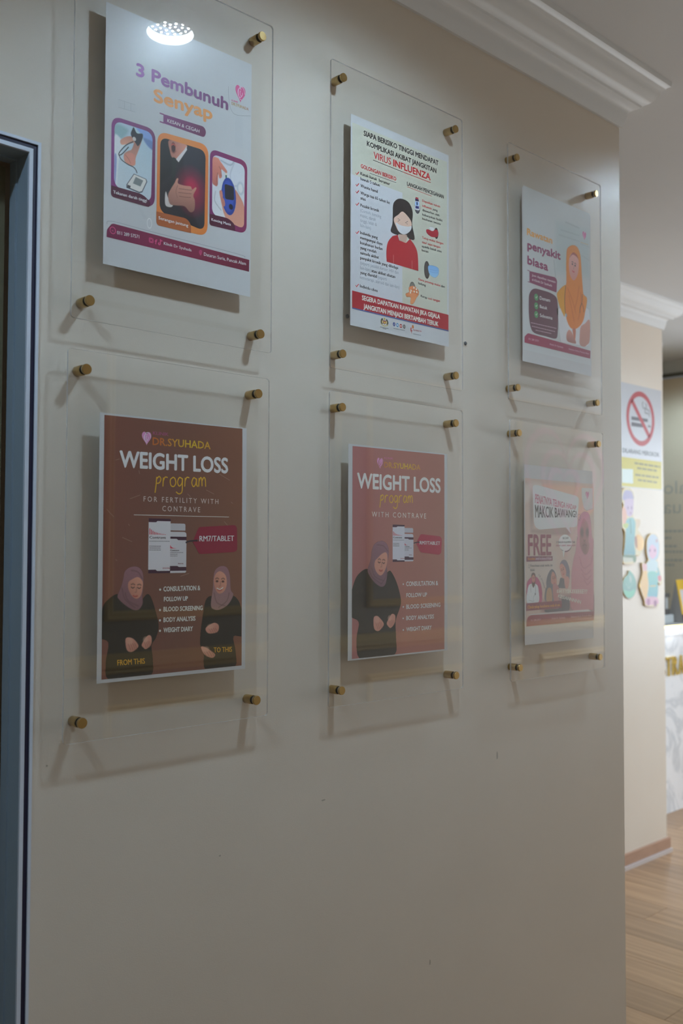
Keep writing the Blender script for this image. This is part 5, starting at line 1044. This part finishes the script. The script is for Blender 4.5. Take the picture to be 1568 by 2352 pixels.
poly(S, 'white_patch', so([(157.8,701.7),(263.2,705.4),(262.0,634.4),(156.7,634.4)]), (205, 214, 216), 2)
for i, p in enumerate(([(278.6,732.1),(534.7,727.9)], [(303.3,709.0),(499.6,705.9)], [(282.6,674.2),(517.6,672.1)], [(309.8,649.7),(501.2,646.0)])): greek(S, *so(p), 11, (152, 146, 96), 2, 60+i)

GOLD = make_mat('gold_foil_edge', (.75, .52, .18), .3, metal=.6)
def cutout(name, label, outline, paint, t=.008):
    o2 = np.array(outline); x0, z0 = o2[:, 0].min(), o2[:, 1].min()
    root = empty(name, (4.2+x0/1000, YC, 1.23+z0/1000), label, 'wall decoration'); P = {'k': 'S', 'root': root}
    oc = [(u-x0, v-z0) for u, v in catm(outline, 4)]
    n = len(oc); vs = [(u/1000, -t, v/1000) for u, v in oc]+[(u/1000, 0, v/1000) for u, v in oc]
    fs = [tuple(range(n)), tuple(n+i for i in reversed(range(n)))]+[(i, (i+1) % n, n+(i+1) % n, n+i) for i in range(n)]
    o = link('backing', mesh_from('backing', vs, fs), GOLD, root)
    bm = bmesh.new(); bm.from_mesh(o.data); bmesh.ops.recalc_face_normals(bm, faces=bm.faces); bm.to_mesh(o.data); bm.free()
    W_, H_ = np.array(oc).max(0); c = Canvas(P, 0, 0, W_, H_, 1.8)
    paint(c, lambda pts: [(u-x0, v-z0) for u, v in pts])
    pr = c.build('printed_face', 0); pr.location = (0, -t-.0004, 0); return root
BOY = [(138.6,550.1),(143.1,590.7),(175.3,609.0),(225.5,605.4),(255.5,577.9),(252.6,539.6),(247.1,477.9),(262.7,457.7),(312.9,455.9),(307.8,423.3),(289.2,408.2),(308.4,392.3),(352.8,352.9),(343.4,311.3),(299.6,275.8),(271.1,278.8),(270.6,246.6),(202.9,235.4),(150.4,241.5),(152.6,276.1),(165.6,333.9),(167.6,391.8),(144.8,414.5),(127.8,448.8),(131.6,482.0),(154.7,521.7)]
def paint_boy(c, L):
    c.fill(L(BOY), (206, 196, 170), 2); c.fill(L([(146.9,556.1),(164.0,590.2),(191.8,598.6),(230.9,594.5),(248.6,571.8),(247.2,554.1),(196.7,553.7),(168.8,545.4)]), (172, 166, 196), 4)
    c.fill(L([(171.7,551.3),(247.2,555.6),(251.3,527.8),(243.3,483.6),(214.9,468.2),(187.2,479.2),(165.6,516.3)]), (194, 178, 200), 4); c.ell(L([(198.8,511.5)])[0], 5, 8, (150, 130, 158), 3); c.ell(L([(232.5,512.6)])[0], 5, 8, (150, 130, 158), 3); c.ell(L([(222.5,486.5)])[0], 5, 6, (160, 126, 150), 3)
    c.fill(L([(149.0,512.8),(173.8,507.8),(187.0,467.5),(175.3,426.6),(153.3,432.0),(142.9,472.2)]), (212, 174, 160), 3)
    c.fill(L([(178.3,444.1),(206.4,462.2),(245.8,463.2),(268.1,440.2),(264.5,393.2),(257.8,334.5),(259.7,275.9),(159.2,276.1),(168.3,333.9),(174.8,391.9)]), (98, 154, 164), 3, to=(140, 182, 188)); c.line(L([(217.5,456.6),(222.7,427.6),(224.8,386.8)]), 6, (70, 122, 92), 3); c.fill(L([(150.5,429.0),(197.7,435.8),(194.5,415.4),(166.8,410.6)]), (180, 190, 120), 2)
    c.fill(L([(156.5,279.0),(259.8,278.8),(265.0,252.5),(156.0,247.3)]), (184, 186, 176), 2); c.fill(L([(156.5,280.4),(259.8,278.8),(256.7,267.1),(156.4,270.3)]), (62, 118, 72), 3); c.fill(L([(242.8,275.9),(268.2,275.9),(267.7,246.6),(245.1,246.7)]), (78, 124, 76), 3)
    c.fill(L([(264.0,368.2),(301.4,381.9),(349.9,352.9),(340.5,311.3),(294.3,302.3),(263.4,328.6)]), (206, 166, 96), 4, to=(226, 196, 140), ang=0); c.fill(L([(261.2,366.7),(278.3,369.9),(283.1,317.0),(266.2,325.7)]), (150, 92, 34), 4); c.fill(L([(279.7,455.2),(311.2,455.9),(307.9,429.2),(287.6,414.1),(273.6,434.4)]), (204, 188, 170), 3)
cutout('festive_cutout', 'printed cut-out of a boy in a turquoise tunic on the cream column', BOY, paint_boy)
GIRL = [(376.3,290.6),(377.3,350.1),(403.1,380.2),(435.9,389.1),(477.6,381.2),(504.2,348.1),(506.1,290.6),(484.3,254.4),(499.8,208.9),(532.6,141.8),(507.9,127.2),(482.2,141.3),(482.6,64.5),(490.4,28.1),(462.0,19.6),(361.8,26.2),(348.9,53.9),(309.5,113.9),(310.0,143.3),(333.8,187.1),(327.7,240.3),(362.4,234.2),(389.1,254.8)]
def paint_girl(c, L):
    c.fill(L(GIRL), (208, 196, 176), 2); c.fill(L([(381.0,293.5),(383.1,347.2),(406.0,375.8),(438.8,385.2),(474.5,376.6),(498.1,345.1),(500.1,293.6),(475.3,257.4),(427.4,251.6),(398.1,260.7)]), (178, 190, 206), 4)
    c.fill(L([(398.9,311.5),(428.9,332.5),(470.4,314.7),(472.8,281.5),(433.5,260.6),(401.3,278.6)]), (204, 172, 194), 4); c.ell(L([(407.6,303.1)])[0], 6, 8, (120, 96, 132), 3); c.ell(L([(457.0,303.2)])[0], 6, 8, (120, 96, 132), 3); c.ell(L([(475.9,352.4)])[0], 8, 9, (176, 130, 126), 3)
    c.fill(L([(374.2,240.0),(427.5,254.6),(481.1,245.3),(483.4,206.1),(432.3,188.7),(385.2,198.3)]), (182, 198, 206), 4); c.fill(L([(385.1,192.3),(480.1,191.1),(485.3,142.7),(474.8,64.8),(382.9,67.6),(392.8,126.7)]), (104, 166, 184), 4, to=(124, 184, 178))
    c.fill(L([(480.6,215.2),(492.5,209.0),(510.0,172.5),(485.8,169.9)]), (120, 172, 182), 3); c.fill(L([(485.8,172.9),(516.1,172.4),(515.6,148.2),(491.4,148.7)]), (196, 108, 120), 3); c.line(L([(407.4,123.4),(460.9,123.7)]), 5, (206, 176, 92), 3)
    c.fill(L([(338.6,198.9),(373.5,198.4),(387.1,141.7),(377.3,82.6),(356.5,59.5),(317.0,113.7),(317.5,146.1)]), (212, 182, 130), 3); c.fill(L([(333.4,234.4),(374.1,234.1),(373.6,204.4),(341.6,204.7)]), (208, 172, 176), 3)
    c.fill(L([(371.2,67.9),(471.8,64.8),(483.2,31.4),(364.8,32.6)]), (204, 168, 188), 3); c.ell(L([(388.4,43.7)])[0], 16, 18, (164, 104, 148), 4); c.ell(L([(456.3,33.9)])[0], 16, 18, (150, 84, 132), 4)
cutout('festive_cutout', 'printed cut-out of a girl in a turquoise dress and pale headscarf on the cream column', GIRL, paint_girl)
OVAL = [(205.2,203.4),(224.7,200.3),(258.1,176.5),(279.0,135.2),(271.0,100.2),(245.2,74.7),(208.6,67.1),(175.5,78.3),(152.2,106.3),(147.2,135.1),(158.6,163.7),(180.9,177.7),(199.4,189.0)]
def paint_oval(c, L):
    c.fill(L(OVAL), (118, 160, 160), 2, to=(132, 176, 168)); c.fill(L([(213.2,183.0),(229.7,165.3),(226.6,142.1),(215.7,159.8)]), (178, 190, 188), 3); c.fill(L([(156.7,109.0),(211.9,101.8),(262.7,109.2),(245.2,77.6),(208.7,70.0),(175.5,81.2)]), (126, 190, 172), 5)
    c.line(L([(179.2,143.1),(206.6,116.4),(240.6,141.8)]), 5, (146, 178, 176), 4); c.line(L([(207.3,159.9),(206.6,116.4)]), 5, (146, 178, 176), 4)
cutout('festive_cutout', 'small round teal cut-out below the printed boy on the cream column', OVAL, paint_oval, .005)

# ------------------------------------------------------------------ reception counter behind the column
def text3d(name, s, o, dx, dy, L, h, mat, parent, thick=0.0, nrm=(0, -1, 0)):
    v, t = glyphs(s, 1.0, 3); x0, x1 = v[:, 0].min(), v[:, 0].max(); X = (v[:, 0]-x0)/(x1-x0)*L; Y = v[:, 1]/CAPH*h
    V = np.array(o)+np.outer(X, dx)+np.outer(Y, dy); V2 = V+np.array(nrm)*thick; n = len(V)
    T = np.concatenate([t+n, t[:, ::-1]]) if thick else t
    fs = [tuple(int(i) for i in q) for q in T]
    if thick:
        ed = {}
        for a, b_, c_ in t:
            for e in ((a, b_), (b_, c_), (c_, a)): ed[(int(e[0]), int(e[1]))] = 1
        fs += [(a, b_, b_+n, a+n) for a, b_ in ed if (b_, a) not in ed]
        V = np.concatenate([V, V2])
    return link(name, mesh_from(name, V, fs), mat, parent)
ctr = empty('reception_counter', (5.6, 1.62, 0), 'white marble reception counter with gold edge and gold lettering beyond the column', 'counter')
CX0, CX1, CY = -.62, .56, -.115
b = MB(); b.box(CX0, CX1, CY, .13, 0, 1.03); b.build('marble_front', M['marble'], ctr)
b = MB(); b.box(CX0-.01, CX1, CY-.012, .14, 1.03, 1.076); b.build('apron', M['marble'], ctr, bevel=.003)
b = MB(); b.box(CX0-.012, CX1, CY-.016, CY-.004, 1.076, 1.092); b.build('gold_edge', M['gold'], ctr, bevel=.002)
b = MB(); b.box(CX0-.012, CX1, CY-.004, .14, 1.076, 1.0905); b.build('counter_top', M['grey'], ctr, bevel=.002)
for i, ch in enumerate('REGISTRATION'):
    w_ = .058 if ch != 'I' else .016
    text3d('gold_letter', ch, (5.435-5.6+(i-5)*.0745+(.02 if ch == 'I' else 0), CY, .797), (1, 0, 0), (0, 0, 1), w_, .112, M['gold'], ctr, .012)

cal = empty('desk_calendar', (5.80, 1.62, 1.0905), 'yellow framed A-shaped desk calendar on the reception counter', 'calendar')
M['yellow'] = make_mat('yellow_card', (.80, .52, .03), .5); M['page'] = make_mat('white_page', (.78, .76, .76), .5); M['maroon'] = make_mat('dark_maroon_card', (.10, .03, .04), .5)
H_ = .262
def slab(name, mat, x0, x1, a, c, t, off, parent):
    """thin panel on the sloping front face between heights a..c"""
    def P_(x, z, d):
        k = z/H_; y = -.048+.048*k; return (x, y-d, z)
    vs = [P_(x, z, d) for d in (off, off+t) for x, z in ((x0, a), (x1, a), (x1, c), (x0, c))]
    o = link(name, mesh_from(name, vs, [(0,1,2,3),(7,6,5,4),(0,4,5,1),(1,5,6,2),(2,6,7,3),(3,7,4,0)]), mat, parent)
    bm = bmesh.new(); bm.from_mesh(o.data); bmesh.ops.recalc_face_normals(bm, faces=bm.faces); bm.to_mesh(o.data); bm.free(); return o
slab('front_board', M['yellow'], -.012, .20, .05, H_, .002, 0, cal); slab('front_base', M['maroon'], -.012, .20, 0, .05, .002, 0, cal)
slab('page', M['page'], .012, .18, .07, .20, .001, .002, cal); slab('page_rule', make_mat('pink_print', (.62, .22, .26), .5), .008, .184, .062, .07, .001, .002, cal)
b = MB(); b.v = [(-.012, .0, H_), (.20, .0, H_), (.20, .05, 0), (-.012, .05, 0), (-.012, .002, H_), (.20, .002, H_), (.20, .052, 0), (-.012, .052, 0)]; b.f = [(0,1,2,3),(7,6,5,4),(0,4,5,1),(1,5,6,2),(2,6,7,3),(3,7,4,0)]
b.build('back_leg', M['grey'], cal)
b = MB(); b.v = [(-.0125, -.046, .002), (-.0125, .05, .002), (-.0125, .001, H_-.004), (-.0115, -.046, .002), (-.0115, .05, .002), (-.0115, .001, H_-.004)]; b.f = [(0,1,2),(5,4,3),(0,3,4,1),(1,4,5,2),(2,5,3,0)]
b.build('side_gusset', M['grey'], cal)
for i in range(4):
    o = MB().lathe([(.006, -.001), (.006, .001)], 'Y', 10).build('spiral_ring', M['black'], cal); o.location = (.04+i*.035, .0, H_-.012)

br = empty('card_holder', (5.62, 1.63, 1.0905), 'small black bracket-shaped holder beside the yellow desk calendar', 'card holder')
b = MB(); b.box(-.03, .10, -.03, .03, 0, .052); b.build('base', M['greyplastic'], br, bevel=.004)
b = MB(); b.box(-.02, .022, -.02, .02, .052, .182); b.box(.022, .075, -.02, .02, .158, .182); b.box(.022, .075, -.02, .02, .052, .085); b.build('bracket', M['black'], br)
b = MB(); b.box(.023, .07, -.008, .008, .086, .157); b.build('card', M['greyplastic'], br)

# frosted partition behind the counter
gp = MB(); gp.box(6.19, 6.20, 1.2, 3.45, 0, 2.685)
gw = tag(gp.build('wall_partition', M['frost']), kind='structure')
b = MB(); b.box(6.17, 6.22, 1.2, 3.45, 2.684, 2.694); b.build('head_strip', M['alum'], gw)
b = MB(); b.box(6.165, 6.225, 1.2, 3.45, 2.694, 2.716); b.build('head_track', M['track'], gw)
b = MB(); b.box(6.19, 6.26, 1.2, 3.45, 2.716, CEIL); b.build('bulkhead', M['header'], gw)
text3d('lettering', 'alo', (6.1885, 1.745, 1.913), (0, 1, 0), (0, 0, 1), .165, .085, M['glasstext'], gw)
text3d('lettering', 'lua', (6.1885, 1.755, 1.782), (0, 1, 0), (0, 0, 1), .158, .088, M['glasstext'], gw)
rg = random.Random(5)
for z, L in ((1.655, .15), (1.61, .05), (1.555, .08), (1.518, .15), (1.462, .1), (1.43, .06)):
    vs = []; fs = []; y = 1.905
    while y > 1.905-L:
        w = rg.uniform(.012, .03); vs += [(6.1885, y, z), (6.1885, y-w, z), (6.1885, y-w, z+.016), (6.1885, y, z+.016)]; n = len(vs)-4; fs.append((n, n+1, n+2, n+3)); y -= w+.006
    link('fine_print', mesh_from('fine_print', vs, fs), M['glasstext'], gw)
